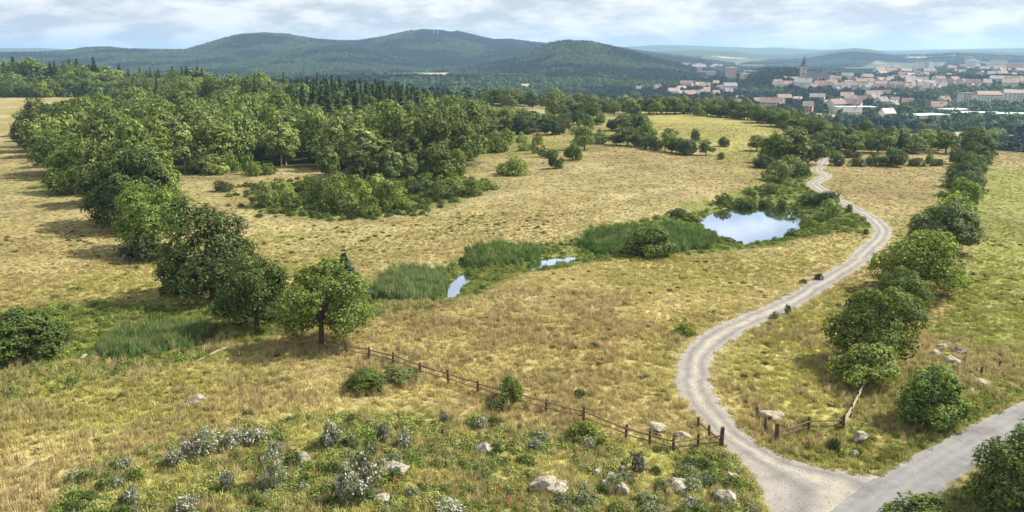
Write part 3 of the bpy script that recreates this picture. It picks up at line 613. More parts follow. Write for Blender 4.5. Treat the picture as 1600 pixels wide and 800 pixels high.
# ---- bushes round pond, brook and meadows: (kind, px, py, w, h, label)
for a in [
 ('nearshrub',1012,400,72,50,'big round willow bush among the reeds between brook and pond'),
 ('shrub',1130,319,26,20,'round bush on the far bank left of the pond corner'),
 ('darkshrub',1056,342,32,18,'dark bush on the left shore of the pond by the reeds'),
 ('shrub',1082,346,34,16,'low bush touching the left tip of the pond'),
 ('darkshrub',1165,322,36,14,'low dark bush along the far shore of the pond'),
 ('darkshrub',1196,322,22,12,'small dark bush in the middle of the far pond shore'),
 ('darkshrub',1222,326,14,16,'little pointed bush on the far right pond shore'),
 ('darkshrub',1268,318,40,19,'wide dark bush beside the track bend above the pond'),
 ('darkshrub',1296,318,34,20,'dark bush hiding part of the track above the pond'),
 ('greyshrub',1294,342,38,32,'pale round willow bush right of the pond'),
 ('shrub',1262,356,28,22,'mid green bush on the right shore of the pond'),
 ('shrub',1240,369,20,14,'small round bush at the lower right corner of the pond'),
 ('shrub',1262,368,16,9,'tiny bush next to the lower right corner of the pond'),
 ('darkshrub',1327,331,11,13,'small dark bush at the left verge of the track'),
 ('darkshrub',1352,366,7,10,'tiny dark bush left of the widest bend of the track'),
 ('greyshrub',1215,285,44,34,'pale rounded bush on the way from the pond to the far grove'),
 ('greyshrub',1232,272,36,30,'pale bush behind the rounded one above the pond'),
 ('shrub',1206,300,22,14,'small bush below the pale rounded bush'),
 ('shrub',1172,303,20,12,'small bush on the meadow edge above the pond'),
 ('shrub',1250,276,30,24,'green bush left of where the track bends in the distance'),
 ('shrub',1185,384,18,10,'small plant on the near shore of the pond'),
 ('darkshrub',1105,372,30,14,'dark bush at the end of the reed bed by the pond'),
 ('shrub',1130,378,34,10,'low green growth on the near left shore of the pond'),
 ('shrub',1000,398,40,16,'low bush at the foot of the willow bush'),
 ('darkshrub',1278,437,13,12,'small dark bush beside the track, above a smaller one'),
 ('darkshrub',1256,443,12,8,'very small dark bush left of the track slope'),
 ('darkshrub',1231,491,10,17,'small dark upright bush on the near verge of the track'),
 ('greyshrub',1210,499,16,14,'grey scrubby bush on the near verge of the track'),
 ('shrub',797,628,34,48,'slim young bush standing right by the rail fence'),
 ('darkshrub',776,640,36,16,'dark low growth in front of the slim bush by the fence'),
 ('nearshrub',574,608,60,36,'dark green bush in front of the rail fence'),
 ('greyshrub',622,594,58,24,'grey green low bush just behind the darker bush by the fence'),
 ('darkshrub',905,620,20,12,'small dark bush alone in the dry meadow beyond the fence'),
 ('shrub',918,688,58,34,'leafy green bush growing through the rail fence'),
 ('shrub',1068,522,34,20,'thin green plant beside the inner curve of the track'),
 ('darkshrub',928,543,14,9,'tiny dark plant in the middle of the dry meadow'),
 ('darkshrub',1304,702,20,20,'dark hollow bush below the right rail fence'),
 ('shrub',1258,668,18,18,'small leafy shrub behind the middle post of the right rails'),
 ('shrub',350,298,30,18,'lone small bush in the dry clearing inside the wood'),
 ('shrub',1440,806,88,34,'bright green bush at the lower verge of the asphalt road'),
 ('shrub',125,552,20,14,'small dark bush between big bush and pale stones'),
 ('shrub',850,245,20,18,'small bush with a shadow on the upper dry slope'),
 ('shrub',800,272,50,30,'round green bush on the dry slope below the wood corner'),
 ('hedgetree',869,263,24,30,'dark round tree in front of the upper dry slope'),
 ('hedgetree',895,250,28,30,'mid green tree on the crest of the upper dry slope'),
 ('wood',913,234,36,38,'round green tree at the left end of the long hedge'),
 ('hedgetree',1087,222,13,22,'single small upright tree on the far meadow'),
 ('hedgetree',1131,229,18,16,'single round tree on the far meadow beside the grove'),
 ('darkshrub',1126,249,12,12,'reddish dark bush below the end of the long hedge'),
 ('wood',1182,236,28,26,'dark tree at the left end of the grove above the pond'),
 ('hedgetree',1210,256,50,52,'dark wide tree in the grove above the pond, left part'),
 ('wood',1234,262,64,64,'tallest dark tree in the middle of the grove above the pond'),
 ('wood',1262,258,48,46,'light green tree at the right part of the grove above the pond'),
 ('hedgetree',1195,262,34,22,'low dark tree at the foot of the grove above the pond'),
 ('darkshrub',1308,259,22,18,'dark bush at the left end of the far field hedge'),
 ('darkshrub',1340,260,26,14,'low dark bush, second along the far field hedge'),
 ('shrub',1362,259,20,22,'olive bush, third along the far field hedge'),
 ('hedgetree',1392,260,46,30,'wide tree in the middle of the far field hedge'),
 ('hedgetree',1404,257,20,28,'upright tree just right of the wide hedge tree'),
 ('darkshrub',1430,259,26,14,'round dark bush right of the upright hedge tree'),
 ('hedgetree',1453,259,16,22,'narrow dark tree near the right end of the far field hedge'),
 ('darkshrub',1465,259,16,12,'low dark bush at the right end of the far field hedge'),
 ]: plant(*a)
# shrub belt below the wood
rs = random.Random(3)
SB = [(415,322,50,38),(440,312,44,34),(430,332,40,22),(455,325,44,32),(500,318,44,34),(520,330,50,36),(545,333,54,40),(575,336,56,42),(600,330,52,38),(625,325,44,34),(560,312,50,34),(530,304,44,26),(590,308,50,30),(615,305,44,28),(640,300,44,30),(480,300,40,24),(655,300,44,30),(690,306,40,24),(715,308,44,26),(740,304,40,22),(760,296,34,16),(670,292,40,26),(700,292,46,30),(310,272,40,32),(335,272,44,34),(362,270,40,30),(390,272,34,26),(420,272,34,24),(400,274,30,18),(330,262,40,28),(750,240,40,26),(775,238,40,26),(700,238,40,28),(745,230,34,22),(790,228,34,22),(820,235,26,20),(835,240,20,16),(815,222,26,20),(840,226,22,16),(860,247,18,14)]
for i, (x, y, w, h) in enumerate(SB):
    z = 'in the bright shrub belt below the wood' if x > 395 and y > 280 else ('at the foot of the wood above the clearing' if x < 430 else 'on the slope at the right corner of the wood')
    vv = rs.choice([0, 0, 1, 2, 2, 3]) if i % 6 else 0; adj = ('mid green', 'rounded green', 'yellow-green', 'dark green')[vv] if i % 6 else 'pale grey-green'; wh = ('low, front' if y > 322 else 'upper') + (' left' if x < 470 else (' middle' if x < 600 else ' right'))
    plant('shrub' if i % 6 else 'greyshrub', x, y, w * rs.uniform(.65, 1.0), h * rs.uniform(.75, 1.35), f'{adj} shrub {z}, {wh}' if 'belt' in z else f'{adj} shrub {z}' + (', lower' if y > 238 else ', upper'), 'shrubs ' + z, v=vv)
for (x, y, w, h, l) in [(515,284,34,62,'slender pale tree standing before the wood, left of the tallest one'),(574,292,48,78,'tallest slender pale tree standing before the wood'),(612,290,32,66,'slender tree right of the tallest pale tree before the wood'),(545,268,34,56,'pale slender tree behind the tallest one before the wood'),(640,284,26,50,'narrow dark green tree before the wood'),(690,284,48,58,'broad light tree at the right end of the shrub belt'),(718,280,36,46,'dark tree at the right end of the shrub belt'),(440,258,44,70,'pale slender tree inside the front row of the wood'),(450,240,40,66,'pale tree deep in the front of the wood')]:
    plant('tall' if 'broad' not in l and 'dark tree' not in l else 'wood', x, y + 3, w, h * 1.1, l, v=1)

# ---- main wood: every tree its own
def poisson(poly, sp, seed, jit=.42):
    P = np.array(poly); r = np.random.default_rng(seed); x0, y0 = P.min(0); x1, y1 = P.max(0)
    X, Y = np.meshgrid(np.arange(x0, x1, sp), np.arange(y0, y1, sp * .87)); X = X + (np.arange(X.shape[0])[:, None] % 2) * sp / 2
    X = X + r.uniform(-jit, jit, X.shape) * sp; Y = Y + r.uniform(-jit, jit, Y.shape) * sp; X, Y = X.ravel(), Y.ravel(); k = sdist(poly, X, Y) < 0; return X[k], Y[k]
X, Y = poisson(FOREST, 9.9, 5)
SKY = ([40,90,140,200,260,300,350,400,430,520,560,620,680,720,760,800,850], [156,150,138,128,117,110,112,108,106,113,118,128,140,148,155,172,185])   # top of the wood in the photo
rs = random.Random(9); ntree = 0; nwood = 0; WOODMASS = []
for x, y in sorted(zip(X, Y), key=lambda q: q[1]):
    z = hz(x, y); px, py = to_px(x, y, z); r = math.hypot(x, y)
    sprucy = sstep(430, 520, np.float64(px)) * sstep(740, 640, np.float64(px)) * (1 if py < 235 else .25)
    kd = 'spruce' if rs.random() < (.85 * sprucy if py < 222 else 0) + (.06 if py < 200 else 0) else ('tall' if rs.random() < .2 else 'wood')
    cap = CAMZ - r * math.tan(math.atan((np.interp(px, *SKY) - 84) / F)) - z      # height that reaches the skyline
    H = rs.uniform(11, 17.5) if kd != 'spruce' else rs.uniform(15, 20)
    H = min(max(H, cap * rs.uniform(.86, 1.03)) if py < 192 and px < 420 else H, cap * rs.uniform(.86, 1.04)) if py < 200 else min(H, cap)
    H = min(max(H, 6), 24); W = rs.uniform(8, 12.5) if kd == 'wood' else (rs.uniform(5.5, 7.5) if kd == 'tall' else rs.uniform(5.5, 7.5))
    zone = 'left' if px < 250 else ('middle' if px < 520 else 'right')
    zl, zr = {'left': (110, 190), 'middle': (330, 440), 'right': (600, 700)}[zone]; dep = 'front' if py > 235 else ('middle' if py > 195 else 'back'); d_ = {'spruce': 'dark green spruce', 'tall': 'pale slender tree', 'wood': 'rounded broadleaf tree'}[kd]
    w_ = {'left': 'in the left flank of the wood', 'middle': 'in the wood above the clearing', 'right': 'in the spruce end of the wood'}[zone]
    if kd == 'wood' and nwood > 215 : WOODMASS.append((x, y, W, H))
    else: grow_plant(kd, (x, y, z - .1), W, H, ('tall ' if H > 15.5 else 'low ' if H < 12 else '') + f'{d_} {w_}, {dep} rows' + (', left part' if px < zl else ', right part' if px > zr else ''), 'trees of the main wood'); nwood += kd == 'wood'
    ntree += 1
# ---- rows of trees farther off
MASS = []
def row(pxs, sp_px, kinds, h, lab, group, seed, jx=6, jy=2.5, wf=1.0, mass=False):
    rr = random.Random(seed); P = np.array(pxs, float); n = 0
    for i in range(len(P) - 1):
        k = max(1, int(abs(P[i + 1][0] - P[i][0]) / sp_px))
        for j in range(k):
            t = (j + rr.random() * .6) / k; q = P[i] * (1 - t) + P[i + 1] * t; hh = h * rr.uniform(.72, 1.2); kd = rr.choice(kinds)
            ww = hh * (rr.uniform(.9, 1.35) if kd in ('wood', 'hedgetree', 'shrub', 'darkshrub') else rr.uniform(.4, .5)) * wf
            qx, qy = q[0] + rr.uniform(-jx, jx), q[1] + rr.uniform(-jy, jy)
            if mass: p = at(qx, qy); d = slant(p) / F; MASS.append((p.x, p.y, ww * d, hh * d))
            else:
                m_ = (P[0][0] + P[-1][0]) / 2; d3 = (P[-1][0] - P[0][0]) / 6; side = 'at its left end' if qx < m_ - d3 else ('at its right end' if qx > m_ + d3 else 'in its middle')
                ty = {'spruce': 'spruce, ', 'tall': 'slender, '}.get(kd, 'large, ' if hh > h * 1.05 else ('small, ' if hh < h * .85 else ''))
                plant(kd, qx, qy, ww, hh, f'{lab} ({ty}{side})', group)
G = 'trees of the far left wood'
row([(-60,150),(300,150)], 9, ['wood','wood','shrub'], 28, 'bushy tree at the foot of the wood behind left field', G, 1, wf=.9)
row([(-60,147),(150,148)], 9, ['wood'], 44, 'x', G, 2, mass=True); row([(150,148),(340,148)], 9, ['wood'], 34, 'x', G, 2, mass=True)
row([(-60,145),(160,146)], 6, ['spruce','spruce','wood'], 47, 'tall dark tree of the wood behind the left field', G, 3); row([(160,146),(330,147)], 6, ['spruce','spruce','wood'], 36, 'lower dark tree of the wood behind the left field', G, 33)
G = 'trees of the long hedge'
row([(915,222),(990,228),(1050,240),(1105,244)], 13, ['wood','hedgetree','shrub'], 26, 'tree in the long hedge above the dry slope', G, 4, jy=1.5)
row([(985,215),(1070,225)], 22, ['wood','hedgetree'], 34, 'taller tree at the back of the long hedge', G, 5, jy=2)
G = 'trees behind the upper slope'
row([(730,215),(800,208),(900,205),(935,212)], 13, ['wood','hedgetree','wood','tall'], 28, 'tree above the dry slope beyond the wood', G, 6, jy=5)
row([(800,196),(930,196),(1000,205)], 15, ['wood','hedgetree','darkshrub'], 22, 'small tree between the far strips of meadow', G, 7, jy=4)
row([(870,184),(940,188)], 13, ['wood','wood'], 32, 'tree of the clump beside the pale field strip', G, 8, jy=2)
G = 'trees of the belt behind the far meadow'
for s in range(3): row([(760,166 - 2 * s),(860,168 - 2 * s),(960,178 - 3 * s),(1060,178 - 3 * s),(1160,184 - 3 * s),(1262,208 - 4 * s),(1330,232 - 5 * s)], 11, ['wood','wood','hedgetree'], 25, 'tree in the belt that borders the far meadow', G, 10 + s, mass=s > 0)
G = 'trees beyond the far field hedge'
for s in range(3): row([(1280,240 - 7 * s),(1400,236 - 7 * s),(1490,236 - 7 * s)], 14, ['wood','wood','wood','spruce'], 33, 'tree in the dark belt behind the far field hedge', G, 20 + s, jy=4, mass=s > 0)
row([(1540,232),(1680,232)], 18, ['wood','wood'], 28, 'tree behind the tan field at the right border', 'trees at the right border', 23)
row([(1290,246),(1350,246)], 12, ['shrub','darkshrub'], 12, 'grey green shrub in the low row by the distant track', 'low shrubs by the distant track', 24, jy=1)

# ------------------------------------------------------------------ scattered stuff (grass, reeds, woods too far to count)
def hidden_collection(name, meshes):
    c = bpy.data.collections.new(name)
    for i, me in enumerate(meshes): c.objects.link(bpy.data.objects.new(f'{name}_{i:02d}', me))
    return c
def scatter(name, X, Y, scl, col, coll, nproto, label, cat, seed=1, lift=-.03, zs=(.8, 1.25), tilt=.12):
    r = np.random.default_rng(seed); n = len(X); Z = height(X, Y) + lift
    me = bpy.data.meshes.new(name); me.vertices.add(n); me.vertices.foreach_set('co', np.stack([X, Y, Z], 1).astype(np.float32).ravel())
    a = me.attributes.new('rot', 'FLOAT_VECTOR', 'POINT'); a.data.foreach_set('vector', np.stack([r.normal(size=n) * tilt, r.normal(size=n) * tilt, r.uniform(0, 6.28, n)], 1).astype(np.float32).ravel())
    a = me.attributes.new('scl', 'FLOAT_VECTOR', 'POINT'); a.data.foreach_set('vector', (np.stack([scl, scl, scl * r.uniform(*zs, n)], 1)).astype(np.float32).ravel())
    a = me.attributes.new('idx', 'INT', 'POINT'); a.data.foreach_set('value', r.integers(0, nproto, n).astype(np.int32))
    setcol(me, np.clip(col, 0, 1), 'tint'); me.update(); o = obj(name, me); tag(o, label, cat, kind='stuff')
    ng = bpy.data.node_groups.new(name + '_nodes', 'GeometryNodeTree'); ng.interface.new_socket('Geometry', in_out='INPUT', socket_type='NodeSocketGeometry'); ng.interface.new_socket('Geometry', in_out='OUTPUT', socket_type='NodeSocketGeometry')
    N, L = ng.nodes, ng.links; gi, go = N.new('NodeGroupInput'), N.new('NodeGroupOutput'); ip = N.new('GeometryNodeInstanceOnPoints'); ci = N.new('GeometryNodeCollectionInfo')
    ci.inputs['Collection'].default_value = coll; ci.inputs['Separate Children'].default_value = True; ci.inputs['Reset Children'].default_value = True
    def na(nm, t): q = N.new('GeometryNodeInputNamedAttribute'); q.data_type = t; q.inputs['Name'].default_value = nm; return q.outputs['Attribute']
    L.new(gi.outputs[0], ip.inputs['Points']); L.new(ci.outputs[0], ip.inputs['Instance']); ip.inputs['Pick Instance'].default_value = True
    L.new(na('idx', 'INT'), ip.inputs['Instance Index']); L.new(na('rot', 'FLOAT_VECTOR'), ip.inputs['Rotation']); L.new(na('scl', 'FLOAT_VECTOR'), ip.inputs['Scale']); L.new(ip.outputs[0], go.inputs[0])
    md = o.modifiers.new('scatter', 'NODES'); md.node_group = ng; return o
def tuft(seed, n, R, H, w, m, splay=.5, curl=.3):
    r = np.random.default_rng(seed); a = r.uniform(0, 6.28, n); q = R * np.sqrt(r.random(n)); B = np.stack([np.cos(a) * q, np.sin(a) * q, np.zeros(n)], 1)
    h = H * r.uniform(.45, 1.1, n); a2 = r.uniform(0, 6.28, n); D = np.stack([np.cos(a2), np.sin(a2), np.zeros(n)], 1) * (r.uniform(.1, 1, n) * splay * h)[:, None]; S = np.stack([-np.sin(a2 + .5), np.cos(a2 + .5), np.zeros(n)], 1) * w * .5
    Mi = B + D * .4 + np.stack([0 * h, 0 * h, h * .62], 1); T = B + D * (1 + curl) + np.stack([0 * h, 0 * h, h], 1)
    V = np.stack([B - S, B + S, Mi + S * .8, T, Mi - S * .8], 1).reshape(-1, 3); i = np.arange(n) * 5
    return mesh('tuft', V, np.stack([i, i + 1, i + 2, i + 3, i + 4], 1), [m])
def leafclump(seed, n, R, H, ln, wd, m):
    r = np.random.default_rng(seed); d = unit(r.normal(size=(n, 3))); d[:, 2] = np.abs(d[:, 2]); P = d * (r.uniform(.5, 1, n)[:, None]) * np.array([R, R, H]); P[:, :2] += r.normal(size=(n, 2)) * R * .15
    V, Fc = kites(P, unit(d + r.normal(size=(n, 3)) * .5), ln, wd, r); return mesh('clump', V, Fc, [m])
def in_view(n, r0, r1, seed, half=.80):
    r = np.random.default_rng(seed); rr = np.sqrt(r.uniform(r0 ** 2, r1 ** 2, n)); a = r.uniform(-half, half, n); return rr * np.sin(a), rr * np.cos(a)
def off_roads(X, Y, m=.15):
    k = (sdist(POND, X, Y) > .1) & (sdist(POOL1, X, Y) > .05) & (sdist(POOL2, X, Y) > .05) & (sdist(ROADPOLY, X, Y) > m)
    dt = sdist(TRACKPOLY, X, Y); return k & (dt > m)
cg = hidden_collection('grass_tuft', [tuft(i, 46, .34, .34 + .05 * (i % 3), .035, M['grass'], .7) for i in range(5)])
X, Y = in_view(120000, 38, 175, 21, .68); k = off_roads(X, Y, -.3) & (RNG.random(len(X)) < sstep(180, 95, np.hypot(X, Y))); X, Y = X[k], Y[k]; taper = 1 - .45 * sstep(80, 165, np.hypot(X, Y))
g = gcolor(X, Y); br = RNG.uniform(.75, 1.35, (len(X), 1)); nn = fbm(X / 1.3, Y / 1.3, 2)
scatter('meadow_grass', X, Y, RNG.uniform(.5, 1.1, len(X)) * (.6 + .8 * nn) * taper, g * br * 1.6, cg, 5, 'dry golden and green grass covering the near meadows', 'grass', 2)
X, Y = in_view(85000, 90, 330, 22, .64); k = off_roads(X, Y) & (RNG.random(len(X)) < sstep(85, 170, np.hypot(X, Y))); X, Y = X[k], Y[k]; k = sdist(FOREST, X, Y) > 0; X, Y = X[k], Y[k]
scatter('distant_grass', X, Y, RNG.uniform(.5, 1.1, len(X)), gcolor(X, Y) * RNG.uniform(.8, 1.2, (len(X), 1)) * 1.05, cg, 5, 'dry grass covering the distant meadows', 'grass', 3, zs=(.18, .5))
# darker tussocks dotted over the dry meadows
X, Y = in_view(2200, 50, 150, 23, .64); k = off_roads(X, Y, .5) & (fbm(X / 9, Y / 9, 3) > .47) & (sdist(FOREST, X, Y) > 0); X, Y = X[k], Y[k]
cw = hidden_collection('weed_clump', [leafclump(i, 150, .42, .42, .085, .045, M['weed']) for i in range(4)])
scatter('grass_tussocks', X, Y, RNG.uniform(.5, 1.25, len(X)), np.array([.075,.075,.022]) * RNG.uniform(.5, 1.5, (len(X), 1)), cw, 4, 'dark low tussocks dotted over the dry meadows', 'tussocks', 4, zs=(.4, .8))
# weeds of the near slope and green strips
def zone_pts(polys, n, seed, soft=.5):
    Xs, Ys = [], []
    for i, P in enumerate(polys):
        A = np.array(P); r = np.random.default_rng(seed + i); x = r.uniform(A[:, 0].min(), A[:, 0].max(), n * 3); y = r.uniform(A[:, 1].min(), A[:, 1].max(), n * 3); k = sdist(P, x + r.normal(size=n * 3) * soft, y + r.normal(size=n * 3) * soft) < 0; Xs.append(x[k][:n]); Ys.append(y[k][:n])
    X, Y = np.concatenate(Xs), np.concatenate(Ys); k = off_roads(X, Y); return X[k], Y[k]
SLOPE = ZW[14][0]
X, Y = zone_pts([SLOPE], 4000, 31); k = fbm(X / 3.2 + 4, Y / 3.2, 3) > .40; X, Y = X[k], Y[k]; q = fbm(X / 2.2 + 14, Y / 2.2, 2)[:, None]
scatter('slope_weeds', X, Y, RNG.uniform(.5, 1.3, len(X)), (np.array([.11,.16,.036]) * q + np.array([.33,.33,.11]) * (1 - q)) * RNG.uniform(.8, 1.6, (len(X), 1)), cw, 4, 'green leafy weeds covering the near slope', 'weeds', 5)
X, Y = zone_pts([ZW[0][0]], 9000, 33); q = fbm(X / 5 + 14, Y / 5, 2)[:, None]
scatter('damp_meadow_growth', X, Y, RNG.uniform(.5, 1.6, len(X)), (np.array([.085,.13,.026]) * q + np.array([.23,.27,.06]) * (1 - q)) * RNG.uniform(.7, 1.6, (len(X), 1)), cw, 4, 'lush green growth along the brook and pond', 'undergrowth', 6)
X, Y = zone_pts([ZW[16][0], ZW[17][0], ZW[15][0]], 1500, 35, .3); scatter('verge_weeds', X, Y, RNG.uniform(.4, 1.0, len(X)), np.array([.16,.21,.04]) * RNG.uniform(.6, 1.4, (len(X), 1)), cw, 4, 'green weeds along the asphalt road verges', 'weeds', 7)
X, Y = zone_pts([ZW[7][0]], 900, 37, 2); scatter('shrub_belt_undergrowth', X, Y, RNG.uniform(1, 2.4, len(X)), np.array([.08,.11,.025]) * RNG.uniform(.6, 1.5, (len(X), 1)), cw, 4, 'leafy undergrowth between the shrubs below the wood', 'undergrowth', 8)
cb = hidden_collection('big_weed', [leafclump(20 + i, 420, .55, .7, .10, .045, M['weed']) for i in range(4)])
X, Y = zone_pts([SLOPE], 420, 51, 1.0); k = fbm(X / 5 + 9, Y / 5 + 2, 3) > .44; X, Y = X[k], Y[k]; q = RNG.random((len(X), 1))
cc_ = np.where(q < .35, np.array([.09,.13,.035]), np.where(q < .7, np.array([.17,.22,.05]), np.array([.22,.25,.13])))
scatter('tall_slope_weeds', X, Y, RNG.uniform(.6, 1.35, len(X)), cc_ * RNG.uniform(.75, 1.25, (len(X), 1)), cb, 4, 'tall bushy weeds, dark green to grey green, on the near slope', 'weeds', 52)
# loose stones on the gravel
import bmesh
def pebble(sd_):
    bm = bmesh.new(); bmesh.ops.create_icosphere(bm, subdivisions=1, radius=1); r = np.random.default_rng(sd_)
    for v in bm.verts: v.co = v.co * r.uniform(.75, 1.1); v.co.z *= .6
    me = bpy.data.meshes.new('pebble'); bm.to_mesh(me); bm.free(); me.materials.append(M['grass']); return me
cpb = hidden_collection('pebble', [pebble(i) for i in range(3)])
A = np.array(TRACKPOLY); r = np.random.default_rng(55); X, Y = r.uniform(A[:, 0].min(), A[:, 0].max(), 90000), r.uniform(38, 110, 90000); dd = sdist(TRACKPOLY, X, Y)
k = (dd < .5) & (sdist(ROADPOLY, X, Y) > -.3) & (r.random(len(X)) < np.where(np.abs(dd) < .5, .9, .22)); X, Y = X[k], Y[k]
scatter('gravel', X, Y, r.uniform(.02, .085, len(X)), np.array([.34,.315,.28]) * r.uniform(.75, 1.3, (len(X), 1)), cpb, 3, 'loose stones on and beside the gravel track', 'gravel', 56, lift=.06)
# tall pale stalks
ct = hidden_collection('stalk_tuft', [tuft(60 + i, 26, .22, .75, .028, M['grass'], .45) for i in range(3)])
X, Y = in_view(16000, 40, 95, 41, .66); k = off_roads(X, Y, .3) & (fbm(X / 4.5 + 2, Y / 4.5, 3) > .5); X, Y = X[k], Y[k]
scatter('tall_dry_stalks', X, Y, RNG.uniform(.6, 1.2, len(X)), np.array([.50,.41,.20]) * RNG.uniform(.6, 1.2, (len(X), 1)), ct, 3, 'tall pale dry stalks over the near meadow', 'grass', 9)
# reeds
cr = hidden_collection('reed_tuft', [tuft(70 + i, 34, .35, 1.5, .05, M['reed'], .16, .1) for i in range(3)])
RE = [[(158,556),(172,535),(230,520),(320,510),(332,528),(300,540),(200,562)], [(575,468),(590,440),(640,428),(695,424),(697,445),(690,462),(640,472)], [(726,416),(730,398),(760,392),(835,388),(842,402),(815,410),(770,418)], [(905,384),(930,368),(980,360),(1060,356),(1110,372),(1118,380),(1090,388),(990,398),(925,396)]]
LR = ['grey green reed bed below the pale fallen branch at the left', 'grey green reed bed left of the first pool of the brook', 'reed bed between the two pools of the brook', 'wide dark green reed bed between brook and pond']
for i, (P, cc, dn) in enumerate(zip(RE, [(.14,.205,.060), (.17,.235,.085), (.125,.20,.05), (.095,.17,.04)], [2600, 2600, 2200, 4200])):
    P = wpoly(P); A = np.array(P); r = np.random.default_rng(80 + i); x = r.uniform(A[:, 0].min(), A[:, 0].max(), dn * 3); y = r.uniform(A[:, 1].min(), A[:, 1].max(), dn * 3); k = sdist(P, x + r.normal(size=dn * 3) * .9, y + r.normal(size=dn * 3) * 1.2) < (fbm(x / 2.5, y / 2.5, 3) - .62) * 3.5; k &= sdist(POND, x, y) > -.8; x, y = x[k][:dn], y[k][:dn]
    scatter('reeds', x, y, r.uniform(.5, 1.0, len(x)) * (.55 + .85 * fbm(x / 1.9 + 3, y / 1.9, 3)), np.where(r.random((len(x), 1)) < .18, np.array([.28,.27,.13]), np.array(cc) * 1.25) * r.uniform(.6, 1.5, (len(x), 1)), cr, 3, LR[i], 'reeds', 90 + i)
# back rows of the belts: one mass of full-size crowns
cm_ = hidden_collection('belt_crown', [q[0] for q in PROTO['wood']])
MASS += WOODMASS; A = np.array(MASS); scatter('belt_wood', A[:, 0], A[:, 1], A[:, 3] / 15.0, np.ones((len(A), 3)) * .1, cm_, len(PROTO['wood']), 'closely grown woods behind the front trees of the belts', 'wood', 12, zs=(.9, 1.1), tilt=.03)
# far woods
def lump(seed, cone=False):
    r = np.random.default_rng(seed); n = 120; d = unit(r.normal(size=(n, 3))); d[:, 2] = np.abs(d[:, 2]) * 1.0 - .1
    P = d * np.array([.5, .5, .8]) * r.uniform(.8, 1.1, (n, 1)) if not cone else np.stack([np.cos(np.arange(n) * 2.4) * .42 * (1 - np.arange(n) / n), np.sin(np.arange(n) * 2.4) * .42 * (1 - np.arange(n) / n), np.arange(n) / n * 1.7], 1)
    V, Fc = kites(P, unit(d + r.normal(size=(n, 3)) * .3), .16, .12, r); V[:, 2] += .1; return mesh('far_tree', V, Fc, [M['farleaf']])
cf = hidden_collection('far_tree', [lump(i) for i in range(6)])
def wood_col(X, Y, r):
    k = fbm(X / 160 + 3, Y / 160 + 6, 3)[:, None]; c = np.array([.014,.034,.024]) + (np.array([.072,.118,.046]) - np.array([.014,.034,.024])) * sstep(.44, .60, k); return c * r.uniform(.65, 1.4, (len(X), 1))
r = np.random.default_rng(100); n = 170000
rr_ = np.sqrt(r.uniform(1500 ** 2, 4400 ** 2, n)); aa = r.uniform(-.66, .66, n); X, Y = rr_ * np.sin(aa), rr_ * np.cos(aa); Z = height(X, Y)
openf = fbm(X / 420 + 11, Y / 300 + 4, 3)
k = (far_field(X, Y) < .3) & ((Z > -24) | (openf < .5)); X, Y = X[k], Y[k]
scatter('hill_forest', X, Y, r.uniform(7, 11, len(X)), wood_col(X, Y, r), cf, 6, 'continuous forest covering the blue hills', 'forest', 101, lift=-.5)
# ------------------------------------------------------------------ town
def house_meshes():
    H = []
    for (w, d, h, rh) in [(12, 9, 5.5, 4), (16, 10, 7, 4.5), (10, 9, 6, 4.5), (20, 11, 9, 4.5)]:
        b = MB(); b.box(-w/2, w/2, -d/2, d/2, -6, h); b.add([(-w/2, -d/2, h), (-w/2, d/2, h), (-w/2, 0, h + rh), (w/2, -d/2, h), (w/2, d/2, h), (w/2, 0, h + rh)], [(0, 2, 1), (3, 4, 5)]); wall = b.me('house_wall', [M['plaster']])
        b = MB(); o = .6; z0 = h - o * rh / (d / 2); b.add([(-w/2-o, -d/2-o, z0), (w/2+o, -d/2-o, z0), (w/2+o, 0, h+rh+.05), (-w/2-o, 0, h+rh+.05), (-w/2-o, d/2+o, z0), (w/2+o, d/2+o, z0),
            (-w/2-o, -d/2-o, z0+.3), (w/2+o, -d/2-o, z0+.3), (w/2+o, 0, h+rh+.35), (-w/2-o, 0, h+rh+.35), (-w/2-o, d/2+o, z0+.3), (w/2+o, d/2+o, z0+.3)], [(6,7,8,9),(9,8,11,10),(0,3,2,1),(3,4,5,2),(0,1,7,6),(5,4,10,11),(0,6,9,3),(3,9,10,4),(1,2,8,7),(2,5,11,8)]); roof = b.me('house_roof', [M['tiles']])
        b = MB(); b.box(w*.2, w*.2 + .9, -1.6, -.8, h + rh * .3, h + rh + 1); ch = b.me('house_chimney', [M['plaster']]); H.append((wall, roof, ch, w, d, h))
    return H
HM = house_meshes()
def y_white(l): return any(t in l for t in ('white-roofed', 'tan field', 'small cottage', 'grey-roofed', 'pale roof', 'zzz')) and (len(l) + cnt) % 1 == 0
winm = MB().box(-.6, .6, -.09, .02, 0, 1.5).me('window', [M['pane']]); framem = MB().box(-.72, .72, -.05, .01, -.12, 1.62).me('window_frame', [M['sheet']])
for i_, q_ in enumerate(HM):
    me_ = q_[1].copy(); me_.materials[0] = M['sheet']; HM[i_] = q_ + (me_,)
def house(px, py, k, rot, label, group, windows=True, s=1.0):
    p = at(px, py); e = bpy.data.objects.new('house', None); COL.objects.link(e); e.location = p; e.rotation_euler.z = rot; e.scale = (s, s, s); tag(e, label, 'house', group)
    w_, r_, c_, w, d, h, r2_ = HM[k]; r_ = r2_ if y_white(label) else r_; obj('wall', w_, e); ro = obj('roof', r_, e); obj('chimney', c_, ro)
    if windows:
        for fl in range(int(h // 2.8)):
            for i in range(int(w // 3.2)):
                o = obj('window', winm, e); o.location = (-w/2 + 2 + i * (w - 4) / max(1, int(w // 3.2) - 1), -d/2 - .01, 1 + fl * 2.9)
rs = random.Random(21)
